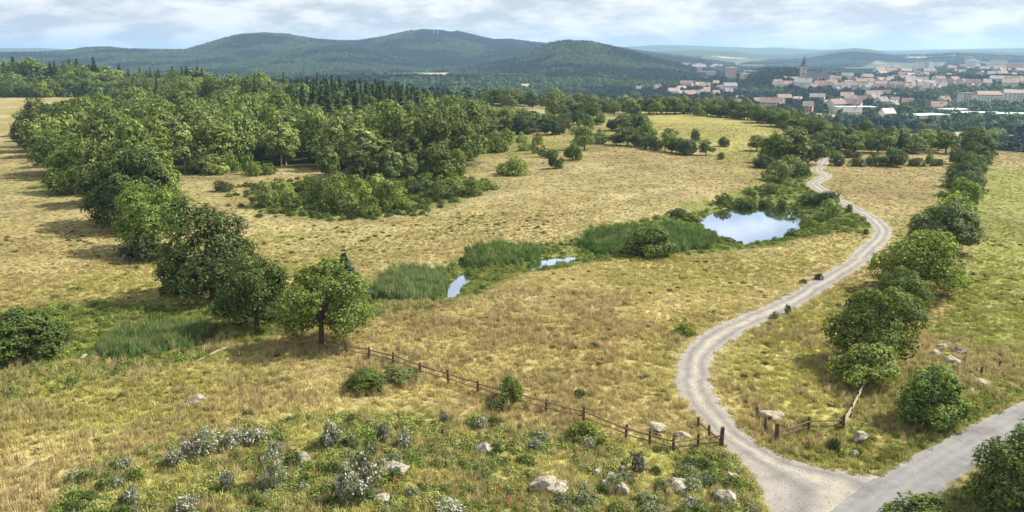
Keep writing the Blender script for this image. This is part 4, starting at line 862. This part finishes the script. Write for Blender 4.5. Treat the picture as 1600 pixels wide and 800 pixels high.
NEARH = [(1000,144,0,'white house in the trees at the foot of the near wooded hill'),(1027,143,2,'pale house right of the white one below the near wooded hill'),(1052,150,1,'pale house low in the trees left of the red roofs'),(1062,146,0,'house with a pale gable behind the low pale one'),(1087,154,1,'large house with red roof among the belt trees'),(1104,146,0,'white gabled house above the red-roofed ones'),(1118,153,2,'small red-roofed house in the belt trees'),(1140,143,3,'long pale house by the church hill slope'),
 (1185,165,0,'pale house in the trees below the church hill'),(1213,170,1,'low pale house behind the belt trees'),(1262,174,2,'cream house half hidden behind the belt'),(1322,158,1,'house with brown roof left of the pink one'),(1363,158,3,'pink block house below the old town'),(1345,162,0,'white house beside the pink block house'),(1385,185,0,'house with steep pale roof amid dark trees'),(1330,186,1,'low white house in the wooded valley'),
 (1425,230,0,'white-roofed cottage behind the hedge trees'),(1470,228,0,'small cottage right of the white-roofed one'),(1558,222,1,'white house at the edge of the tan field'),(1580,220,0,'grey-roofed house at the right border trees')]
for x, y, k, l in NEARH: house(x, y, k, rs.uniform(-.5, .5), l, 'houses in the valley', s=1.0 if y < 200 else .42)
def cluster(n, x0, x1, y0, y1, label, group, seed, win=False, s=1.0, kk=(0, 1, 2, 3), f=None):
    rr = random.Random(seed)
    for i in range(n):
        x, y = rr.uniform(x0, x1), rr.uniform(y0, y1)
        if f: y = f(x) + rr.uniform(-3, 3)
        house(x, y, rr.choice(kk), rr.uniform(-.6, .6), label + (', back ' if y < (y0 + y1) / 2 else ', front ') + ('left' if x < x0 * .67 + x1 * .33 else ('right' if x > x0 * .33 + x1 * .67 else 'middle')), group, win, s * rr.uniform(.85, 1.25))
cluster(84, 1290, 1475, 125, 143, 'small house with red roof in the packed old town', 'houses of the old town', 31, False, .8)
cluster(12, 1212, 1300, 137, 141, 'small house beneath the church', 'houses beneath the church', 32, False)
cluster(60, 1370, 1600, 107, 124, 'small pale house in the far hazy suburb', 'houses of the far suburb', 33, False, 1.0)
cluster(16, 1060, 1130, 104, 110, 'pale house on the wooded saddle behind the near hill', 'houses on the wooded saddle', 34, False, 1.1)
cluster(12, 1290, 1480, 152, 178, 'house among the trees below the old town', 'houses below the old town', 35, True)
cluster(14, 1480, 1600, 128, 140, 'house behind the row of apartment blocks', 'houses behind the apartment blocks', 36, False, .95)
cluster(7, 1150, 1290, 160, 178, 'small house scattered in the trees left of the valley', 'houses scattered in the valley trees', 37, True, .9)
def block(px, py, w, d, h, rot, label, flat=True, roofm='sheet', name='apartment_block', wallm='plaster', win=True, group=None):
    p = at(px, py); e = bpy.data.objects.new(name, None); COL.objects.link(e); e.location = p; e.rotation_euler.z = rot; tag(e, label, 'building', group)
    obj('wall', MB().box(-w/2, w/2, -d/2, d/2, -6, h).me('wall', [M[wallm]]), e)
    if flat: obj('roof', MB().box(-w/2-.4, w/2+.4, -d/2-.4, d/2+.4, h, h + .7).me('roof', [M[roofm]]), e)
    else: b = MB(); b.add([(-w/2-.6, -d/2-.6, h), (w/2+.6, -d/2-.6, h), (w/2+.6, d/2+.6, h), (-w/2-.6, d/2+.6, h), (-w/2+2, 0, h + d*.33), (w/2-2, 0, h + d*.33)], [(0,1,5,4),(1,2,5),(2,3,4,5),(3,0,4),(0,3,2,1)]); obj('roof', b.me('roof', [M[roofm]]), e)
    if win:
        for fl in range(int(h // 3)):
            for i in range(int(w // 3.6)):
                o = obj('window', winm, e); o.location = (-w/2 + 2 + i * (w - 4) / max(1, int(w // 3.6) - 1), -d/2 - .01, 1.1 + fl * 3)
for a in [(1512,166,22,12,15,.1,'pale apartment block at the left end of the row'),(1540,168,30,12,15,.05,'long apartment block with red roof, second of the row'),(1572,166,14,12,16,-.1,'narrow darker apartment block in the middle of the row'),(1590,165,24,12,15,.12,'apartment block with red roof at the right border')]:
    block(*a, flat='pale' in a[6], roofm='tiles')
block(1141,128,14,14,25,.3,'tall grey tower block above the wooded slope'); block(1163,126,12,12,12,.3,'lower grey block beside the tower block'); block(1103,118,46,14,10,-.1,'long grey building behind the near wooded hill'); block(1092,115,12,12,16,.2,'pale upright building at the end of the long grey one')
block(1173,119,26,12,9,0,'flat pale building right of the tower block'); block(1395,151,30,10,4,.08,'long low white-roofed hall below the old town')
for a in [(1440,190,46,20,6,.35,'low grey hall with pale roof in the wooded valley'),(1518,186,50,20,6,-.12,'long white-roofed hall before the apartment blocks'),(1575,188,40,20,6,-.1,'white-roofed hall at the right border trees'),(1335,178,40,16,7,.05,'brown-walled hall with pale roof left of the wooded valley'),(1490,182,26,18,7,.4,'pale hall with pitched roof between the other halls')]:
    block(*a, name='hall', win=False)
# far pale blocks of flats
rr = random.Random(77)
for i in range(16): block(rr.uniform(1430, 1600), rr.uniform(104, 112), rr.uniform(20, 60), 14, rr.uniform(12, 30), rr.uniform(-.5, .5), 'distant pale block of flats in the blue haze', name='distant_block', win=False, group='distant blocks of flats')
cluster(13, 1060, 1170, 136, 158, 'small house scattered left of the church hill', 'houses left of the church hill', 38, False, .85)
# church
cpnt = at(1254, 128); k = slant(cpnt) / F; ch = bpy.data.objects.new('church', None); COL.objects.link(ch); ch.location = cpnt; ch.rotation_euler.z = -.18
tag(ch, 'large church with dark pointed spire and long dark roof on the wooded rise', 'church')
tw = 9 * k; th = 24 * k
obj('tower', MB().box(-tw/2, tw/2, -tw/2, tw/2, -12, th).me('tower', [M['towerwall']]), ch)
sb = MB(); n8 = 8
for (rr0, z) in [(tw * .62, th), (tw * .66, th + 1.2), (tw * .36, th + 4 * k), (tw * .34, th + 6.5 * k), (tw * .13, th + 12 * k), (.05, th + 17 * k)]: sb.v += [(rr0 * math.cos(2 * math.pi * i / 8 + .39), rr0 * math.sin(2 * math.pi * i / 8 + .39), z) for i in range(8)]
for j in range(5):
    for i in range(8): sb.f.append((j * 8 + i, j * 8 + (i + 1) % 8, (j + 1) * 8 + (i + 1) % 8, (j + 1) * 8 + i))
sb.f.append(tuple(range(7, -1, -1))); obj('spire', sb.me('spire', [M['copper']]), ch)
nl, nw, nh = 34 * k, 15 * k, 8 * k
obj('nave_wall', MB().box(tw/2 + .01, tw/2 + nl, -nw/2, nw/2, -12, nh).me('nave_wall', [M['pinkwall']]), ch)
b = MB(); x0, x1 = tw/2 + .02, tw/2 + nl; b.add([(x0, -nw/2 - .6, nh), (x1 + .5, -nw/2 - .6, nh), (x1 + .5, nw/2 + .6, nh), (x0, nw/2 + .6, nh), (x0, 0, nh + 9 * k), (x1 - 4 * k, 0, nh + 9 * k)], [(0,1,5,4),(1,2,5),(2,3,4,5),(3,0,4),(0,3,2,1)]); obj('roof', b.me('roof', [M['slate']]), ch)
b = MB(); b.tube([(x0 + nl * .62, 0, nh + 8 * k), (x0 + nl * .62, 0, nh + 12 * k), (x0 + nl * .62, 0, nh + 17 * k)], [1.2 * k, 1.0 * k, .05], 6); obj('ridge_turret', b.me('ridge_turret', [M['copper']]), ch)
lw = MB().box(-.9, .9, -.1, .02, 0, 5.5 * k).me('tall_window', [M['pane']])
for i in range(6): o = obj('window', lw, ch); o.location = (x0 + nl * (i + .6) / 6.4, -nw/2 - .01, 1 * k)
for z in (th * .45, th * .78): o = obj('window', lw, ch); o.location = (0, -tw/2 - .01, z); o.scale = (1, 1, .5)
# lattice masts on the main summit
for i, x in enumerate([678, 684]):
    p = at(x, 55); b = MB(); b.tube([(0, 0, -5), (0, 0, 20), (0, 0, 30)], [1.3, .8, .3], 4); o = obj('mast', b.me('mast', [M['sheet']]), None, p); tag(o, ['left thin mast on the highest hill summit', 'right thin mast on the highest hill summit'][i], 'mast')

VAL = (430, 1550); r = np.random.default_rng(102); n = 24000
rr_ = np.sqrt(r.uniform(VAL[0] ** 2, VAL[1] ** 2, n)); aa = r.uniform(-.66, .66, n); X, Y = rr_ * np.sin(aa), rr_ * np.cos(aa); Z = height(X, Y)
px = 800 + F * X / (Y * cp - (Z - CAMZ) * sp); py = 400 - F * (Y * sp + (Z - CAMZ) * cp) / (Y * cp - (Z - CAMZ) * sp)
town = (px > 1040) & (py < 200); dens = np.where(town, .62 + .38 * (fbm(X / 60, Y / 60, 2) > .52), 1.0)
dens = np.where((px > 1150) & (px < 1300) & (py > 122) & (py < 168), 1.5, dens)
k = (r.random(n) < dens) & (fbm(X / 120, Y / 90, 3) < .68) & (Z < -1.5 + 0 * Z)
for P in FIELDS: k &= sdist(P, X, Y) > 4
k |= (px < 560) & (rr_ > 575) & (py < 152); X, Y = X[k], Y[k]; Z = Z[k]
H_ = np.array([(o.location.x, o.location.y) for o in COL.objects if o.parent is None and (o.get('category') in ('house', 'building', 'church'))])
k2 = np.ones(len(X), bool)
for hx, hy in H_:
    l_ = math.hypot(hx, hy); ux, uy = hx / l_, hy / l_; al = (X - hx) * ux + (Y - hy) * uy; ac = np.abs((X - hx) * uy - (Y - hy) * ux); k2 &= ~((ac < 8) & (al < 9) & (al > -24))
X, Y, Z = X[k2], Y[k2], Z[k2]
scatter('valley_woods', X, Y, r.uniform(6, 11, len(X)), wood_col(X, Y, r) * 1.05, cf, 6, 'woods filling the valley between meadows and town', 'forest', 103, lift=-.3)


# ------------------------------------------------------------------ fences
def post_mesh(h, r, seed, m='post'): b = MB(); b.tube([(0, 0, -.3), (0, 0, h * .5), (0, 0, h)], [r * 1.05, r, r * .92], 8, seed); return b.me('post', [M[m]])
PM = [post_mesh(1.2, .11, i) for i in range(3)]; BIG = post_mesh(1.5, .17, 9)
def rail(parent, a, b_, m, r=.05, seed=0):
    o = MB(); mid = (a + b_) / 2 + Vector((0, 0, -.03)); o.tube([a, mid, b_], [r, r * .9, r], 6, seed); return obj('rail', o.me('rail', [M[m]]), parent)
def fence(posts, label, m='oldwood', big=(), heights=(.95, .5), group=None, gaps=(), name='rail_fence', hs=1.0):
    P = [at(*p) for p in posts]; e = bpy.data.objects.new(name, None); COL.objects.link(e); tag(e, label, 'fence', group); rr = random.Random(len(posts))
    for i, p in enumerate(P):
        o = obj('post', BIG if i in big else PM[i % 3], e, p); o.rotation_euler = (rr.uniform(-.05, .05), rr.uniform(-.05, .05), rr.uniform(0, 6)); o.scale = (1, 1, hs * rr.uniform(.95, 1.12))
        if i and i not in gaps:
            for j, h in enumerate(heights):
                a = P[i - 1] + Vector((0, 0, h * hs + rr.uniform(-.05, .05))); b_ = p + Vector((0, 0, h * hs + rr.uniform(-.05, .05)))
                side = Vector((0, -.11, 0)); rail(e, a + side, b_ + side, m, .068 if j == 0 else .055, i * 3 + j)
    return e
fence([(506,545),(542,554),(577,560),(614,569),(657,586),(701,599),(747,614),(798,628),(853,644),(912,659),(978,686),(1015,696),(1052,707),(1090,702),(1127,698)], 'long weathered rail fence running down from the tree to the gravel track', big=(14,))
fence([(1127,698),(1108,682),(1091,668)], 'short low rail running back from the thick end post along the track', big=(), heights=(.7,), gaps=(), hs=.75)
fence([(1213,690),(1263,674),(1313,673)], 'dark two-rail fence with a thick post right of the gravel track', big=(0,))
fence([(1317,671),(1328,652),(1338,632),(1348,612),(1357,594)], 'bleached rail fence climbing from the dark rails to the sapling', m='palewood', heights=(.95, .65))
fence([(1213,690),(1196,668),(1183,650)], 'thin old side rails left of the thick gate post', heights=(.8, .4), hs=.7)
def single_post(px, py, label, h=1.3, tilt=.15): 
    o = obj('fence_post', post_mesh(h, .12, int(px)), None, at(px, py)); o.rotation_euler = (0, tilt, 0); tag(o, label, 'post')
single_post(1531, 588, 'dark leaning post near the green field, left one of two', 1.0, .12); single_post(1558, 578, 'dark leaning post near the green field, right one of two', 1.0, .22)

# ------------------------------------------------------------------ rocks and dead wood
def rock_mesh(seed, sx, sy, sz, sub=4, rough=.32):
    import bmesh
    bm = bmesh.new(); bmesh.ops.create_icosphere(bm, subdivisions=sub, radius=1); V = np.array([v.co[:] for v in bm.verts]); r = np.random.default_rng(seed)
    for _ in range(14):      # planes cut flat faces
        n = unit(r.normal(size=3)); d = r.uniform(.45, .8); s = V @ n; V = V - np.maximum(s - d, 0)[:, None] * n
    nz = fbm(V[:, 0] * 2.3 + seed, V[:, 1] * 2.3 + V[:, 2] * 1.7, 4) - .5; V = V * (1 + nz[:, None] * rough) * np.array([sx, sy, sz])
    for v, c in zip(bm.verts, V): v.co = c
    me = bpy.data.meshes.new('rock'); bm.to_mesh(me); bm.free(); me.materials.append(M['rock']); return me
def rock(px, py, w, h, label, seed, parent=None, rot=0, name='rock', group=None):
    p = at(px, py); d = slant(p) / F; o = obj(name, rock_mesh(seed, w * d * .66, w * d * .52, h * d * .85), None, p + Vector((0, 0, h * d * .2))); o.rotation_euler = (0, rot, random.Random(seed).uniform(-.4, .4)); tag(o, label, 'rock', group); return o
bl = at(857, 768); kk = slant(bl) / F; be = bpy.data.objects.new('boulder', None); COL.objects.link(be); be.location = bl; tag(be, 'largest pale boulder with a dark cleft among the weeds of the near slope', 'boulder')
o = obj('left_block', rock_mesh(101, 26*kk, 20*kk, 25*kk), be); o.location = (-13*kk, 0, 9*kk); o.rotation_euler = (.1, -.35, .3)
o = obj('right_block', rock_mesh(104, 30*kk, 22*kk, 22*kk), be); o.location = (12*kk, -3*kk, 7*kk); o.rotation_euler = (.1, .28, -.2)
for i, a in enumerate([(475,722,28,22,'round pale rock among flowering weeds, left of the middle'),(597,783,26,18,'low grey rock at the lower edge between flower clumps'),(612,738,46,22,'flat pale rock half sunk in grass beside the large flower bush'),(755,708,26,22,'white split rock standing alone in the grass'),
    (1028,672,26,16,'bright white stone near the fence bend'),(1067,683,22,13,'smaller pale stone right of the bright white one by the fence'),(1140,750,24,16,'pale slab near the gravel track, upper of two'),(1134,782,36,24,'long pale slab near the gravel track, lower of two'),
    (1058,766,34,22,'grey rounded rock under weeds left of the two slabs'),(308,628,34,10,'flat grey stone lying in the dry grass at left'),(1340,690,24,18,'grey rock under the bleached rails'),(1332,712,14,10,'small rock above the gravel junction'),
    (130,562,16,10,'pale stone at the left end of the lower reed bed'),(148,558,14,8,'tan stone touching the reed bed'),(1485,566,24,12,'pale rock at the corner of the green field'),(1500,552,20,10,'pale stone farther up the green field corner'),(1470,545,22,10,'broken stone by the hedgerow foot'),(1462,556,16,9,'small stone by the hedgerow foot, nearest the dark bush'),(1535,600,24,9,'flat pale slab below the leaning posts'),
    (1515,612,10,12,'dark stump-like rock above the road verge'),(935,742,20,12,'broken stone at the top of the rubble heap'),(955,748,22,14,'pale block in the rubble heap'),(944,760,18,12,'dark streaked block in the rubble heap'),(968,768,30,16,'largest pale block of the rubble heap'),(975,738,16,10,'flat stone at the back of the rubble heap'),(430,712,10,10,'small stone in the weeds left of the round pale rock'),(1205,652,30,16,'heap of pale stone behind the thick gate post')]):
    rock(*a, seed=200 + i)
def log(pts, r, label, m='palewood'):
    P = [at(*p) for p in pts]; b = MB(); q = P[0].copy(); b.tube([(p - q) + Vector((0, 0, r * .8)) for p in P], [r, r * .85, r * .5][:len(P)] if len(P) == 3 else [r, r * .6], 7, 3); o = obj('fallen_branch', b.me('fallen_branch', [M[m]], True), None, q); tag(o, label, 'branch')
log([(355,545),(335,553),(300,570)], .16, 'bleached fallen branch on the bank right of the lower reed bed'); log([(348,482),(370,492)], .1, 'short pale branch in the shade under the oak'); log([(118,553),(138,566)], .1, 'pale stick beside the small stones at left')
log([(1352,600),(1358,585)], .06, 'pale leaning stick under the sapling')

# ------------------------------------------------------------------ flower bushes and poppies
def flower_meshes(seed, m, R, H, n=170, nf=120):
    r = np.random.default_rng(seed); V, Fc, C, lr = crown_geo(seed, R, H / 2, H * .45, 14, 2600, .085, .035, .36, 1, low=-1); fol = mesh('flower_foliage', V, Fc, [M['grey']])
    Pc = []; 
    for c, l in zip(C, lr): 
        for _ in range(nf // len(C)): d = unit(r.normal(size=3)); d[2] = abs(d[2]); Pc.append(c + d * l * r.uniform(.95, 1.2))
    Pc = np.array(Pc); V, F2 = kites(np.repeat(Pc, 4, 0) + r.normal(size=(len(Pc) * 4, 3)) * .05, unit(r.normal(size=(len(Pc) * 4, 3)) + np.array([0, 0, 1.2])), .065, .055, r)
    return fol, mesh('flower_heads', V, F2, [M[m]])
FMESH = [flower_meshes(300, 'white', 1.0, 1.2), flower_meshes(301, 'mauve', 1.0, 1.2), flower_meshes(302, 'white', 1.0, 1.0), flower_meshes(303, 'white', 1.1, 1.3, nf=90), flower_meshes(304, 'mauve', .9, 1.1, nf=80), flower_meshes(305, 'white', 1.2, .9, nf=150)]
for i, (x, y, w, h, v, l) in enumerate([(515,698,42,40,0,'white-flowered clump left of the middle of the near slope'),(598,690,30,34,1,'pinkish-flowered clump behind the large flower bush'),(634,700,32,30,0,'whitish clump right of the pinkish one'),(430,762,44,56,0,'tall white flower clump below the round pale rock'),(545,785,62,62,0,'largest white flower bush of the near slope'),(570,765,60,60,0,'white flower bush joined behind the largest one'),
    (432,716,28,28,1,'mauve flower clump above the round pale rock'),(275,728,44,30,1,'mauve clump at the left end of the flower band'),(300,716,44,34,1,'mauve clump, second in the flower band'),(328,708,48,36,0,'white clump in the middle of the flower band'),(362,700,48,30,0,'white clump, fourth in the flower band'),(395,692,40,26,2,'white clump at the right end of the flower band'),(210,790,30,34,0,'white clump in the dark green weeds at lower left'),
    (195,735,40,22,1,'faint mauve clump on the ridge at far left'),(355,766,26,36,2,'narrow white clump between band and tall clump'),(995,738,34,38,1,'lavender clump beside the rubble heap'),(920,700,28,20,2,'pale clump near the leafy fence bush'),(700,806,50,26,2,'white clump cut by the lower edge'),(290,800,40,28,2,'pale tufted clump at the lower edge left'),(835,700,30,16,1,'low mauve clump above the boulder'),(695,660,20,22,1,'thin mauve stalks on the crest of the slope'),(750,668,26,18,2,'thin whitish stalks above the split rock'),(1080,795,30,20,2,'pale clump by the lower slab')]):
    p = at(x, y); d = slant(p) / F; e = bpy.data.objects.new('flowering_plant', None); COL.objects.link(e); e.location = p; e.rotation_euler.z = i * 1.3; e.scale = (w * d / 2.2, w * d / 2.2, h * d / 1.25); tag(e, l, 'plant')
    v = v + 3 * (i % 2); obj('foliage', FMESH[v][0], e); tag(obj('flower_heads', FMESH[v][1], e), kind='stuff')
def poppy():
    r = np.random.default_rng(5); st = tuft(400, 30, .3, .5, .02, M['grass'], .3); b = MB()
    for i in range(7):
        x, y, z = r.normal() * .28, r.normal() * .28, r.uniform(.35, .6)
        for j in range(5):
            a = j * 1.257; q = .06; b.add([(x, y, z), (x + q * math.cos(a - .5), y + q * math.sin(a - .5), z + .04), (x + q * 1.1 * math.cos(a), y + q * 1.1 * math.sin(a), z + .05), (x + q * math.cos(a + .5), y + q * math.sin(a + .5), z + .04)], [(0, 1, 2, 3)])
    return b.me('petals', [M['red']]), st
pm, sm = poppy(); sm.materials.clear(); sm.materials.append(M['shrub'])
for x, y, l in [(488,750,'red poppies left of the largest white flower bush'),(613,764,'red poppies right of the largest flower bush, upper group'),(631,774,'red poppies right of the largest flower bush, lower group'),(780,775,'red poppies between flower bush and big boulder'),(985,752,'red poppies right of the rubble heap'),(803,796,'red poppies at the lower edge left of the boulder'),(708,652,'few red poppies on the crest of the slope'),(770,650,'few red poppies near the slim fence bush')]:
    e = bpy.data.objects.new('poppy_clump', None); COL.objects.link(e); e.location = at(x, y); e.rotation_euler.z = x; tag(e, l, 'flowers'); tag(obj('petals', pm, e), kind='stuff'); obj('stems', sm, e); e.scale = (1.1, 1.1, 1.1)

# ------------------------------------------------------------------ haze
hb = obj('haze', MB().box(-13000, 13000, -600, 13000, -62, 205).me('haze', []), None); tag(hb, kind='stuff')
hm = bpy.data.materials.new('air_haze'); hm.use_nodes = True; hn = hm.node_tree.nodes; hn.clear(); ho = hn.new('ShaderNodeOutputMaterial'); pv = hn.new('ShaderNodeVolumePrincipled')
pv.inputs['Color'].default_value = (.46, .70, 1.0, 1); pv.inputs['Density'].default_value = 0.000108; pv.inputs['Anisotropy'].default_value = .2
hm.node_tree.links.new(pv.outputs[0], ho.inputs['Volume']); hb.data.materials.append(hm)
print('trees in wood', ntree, 'objects', len(COL.objects), 'plants', cnt)
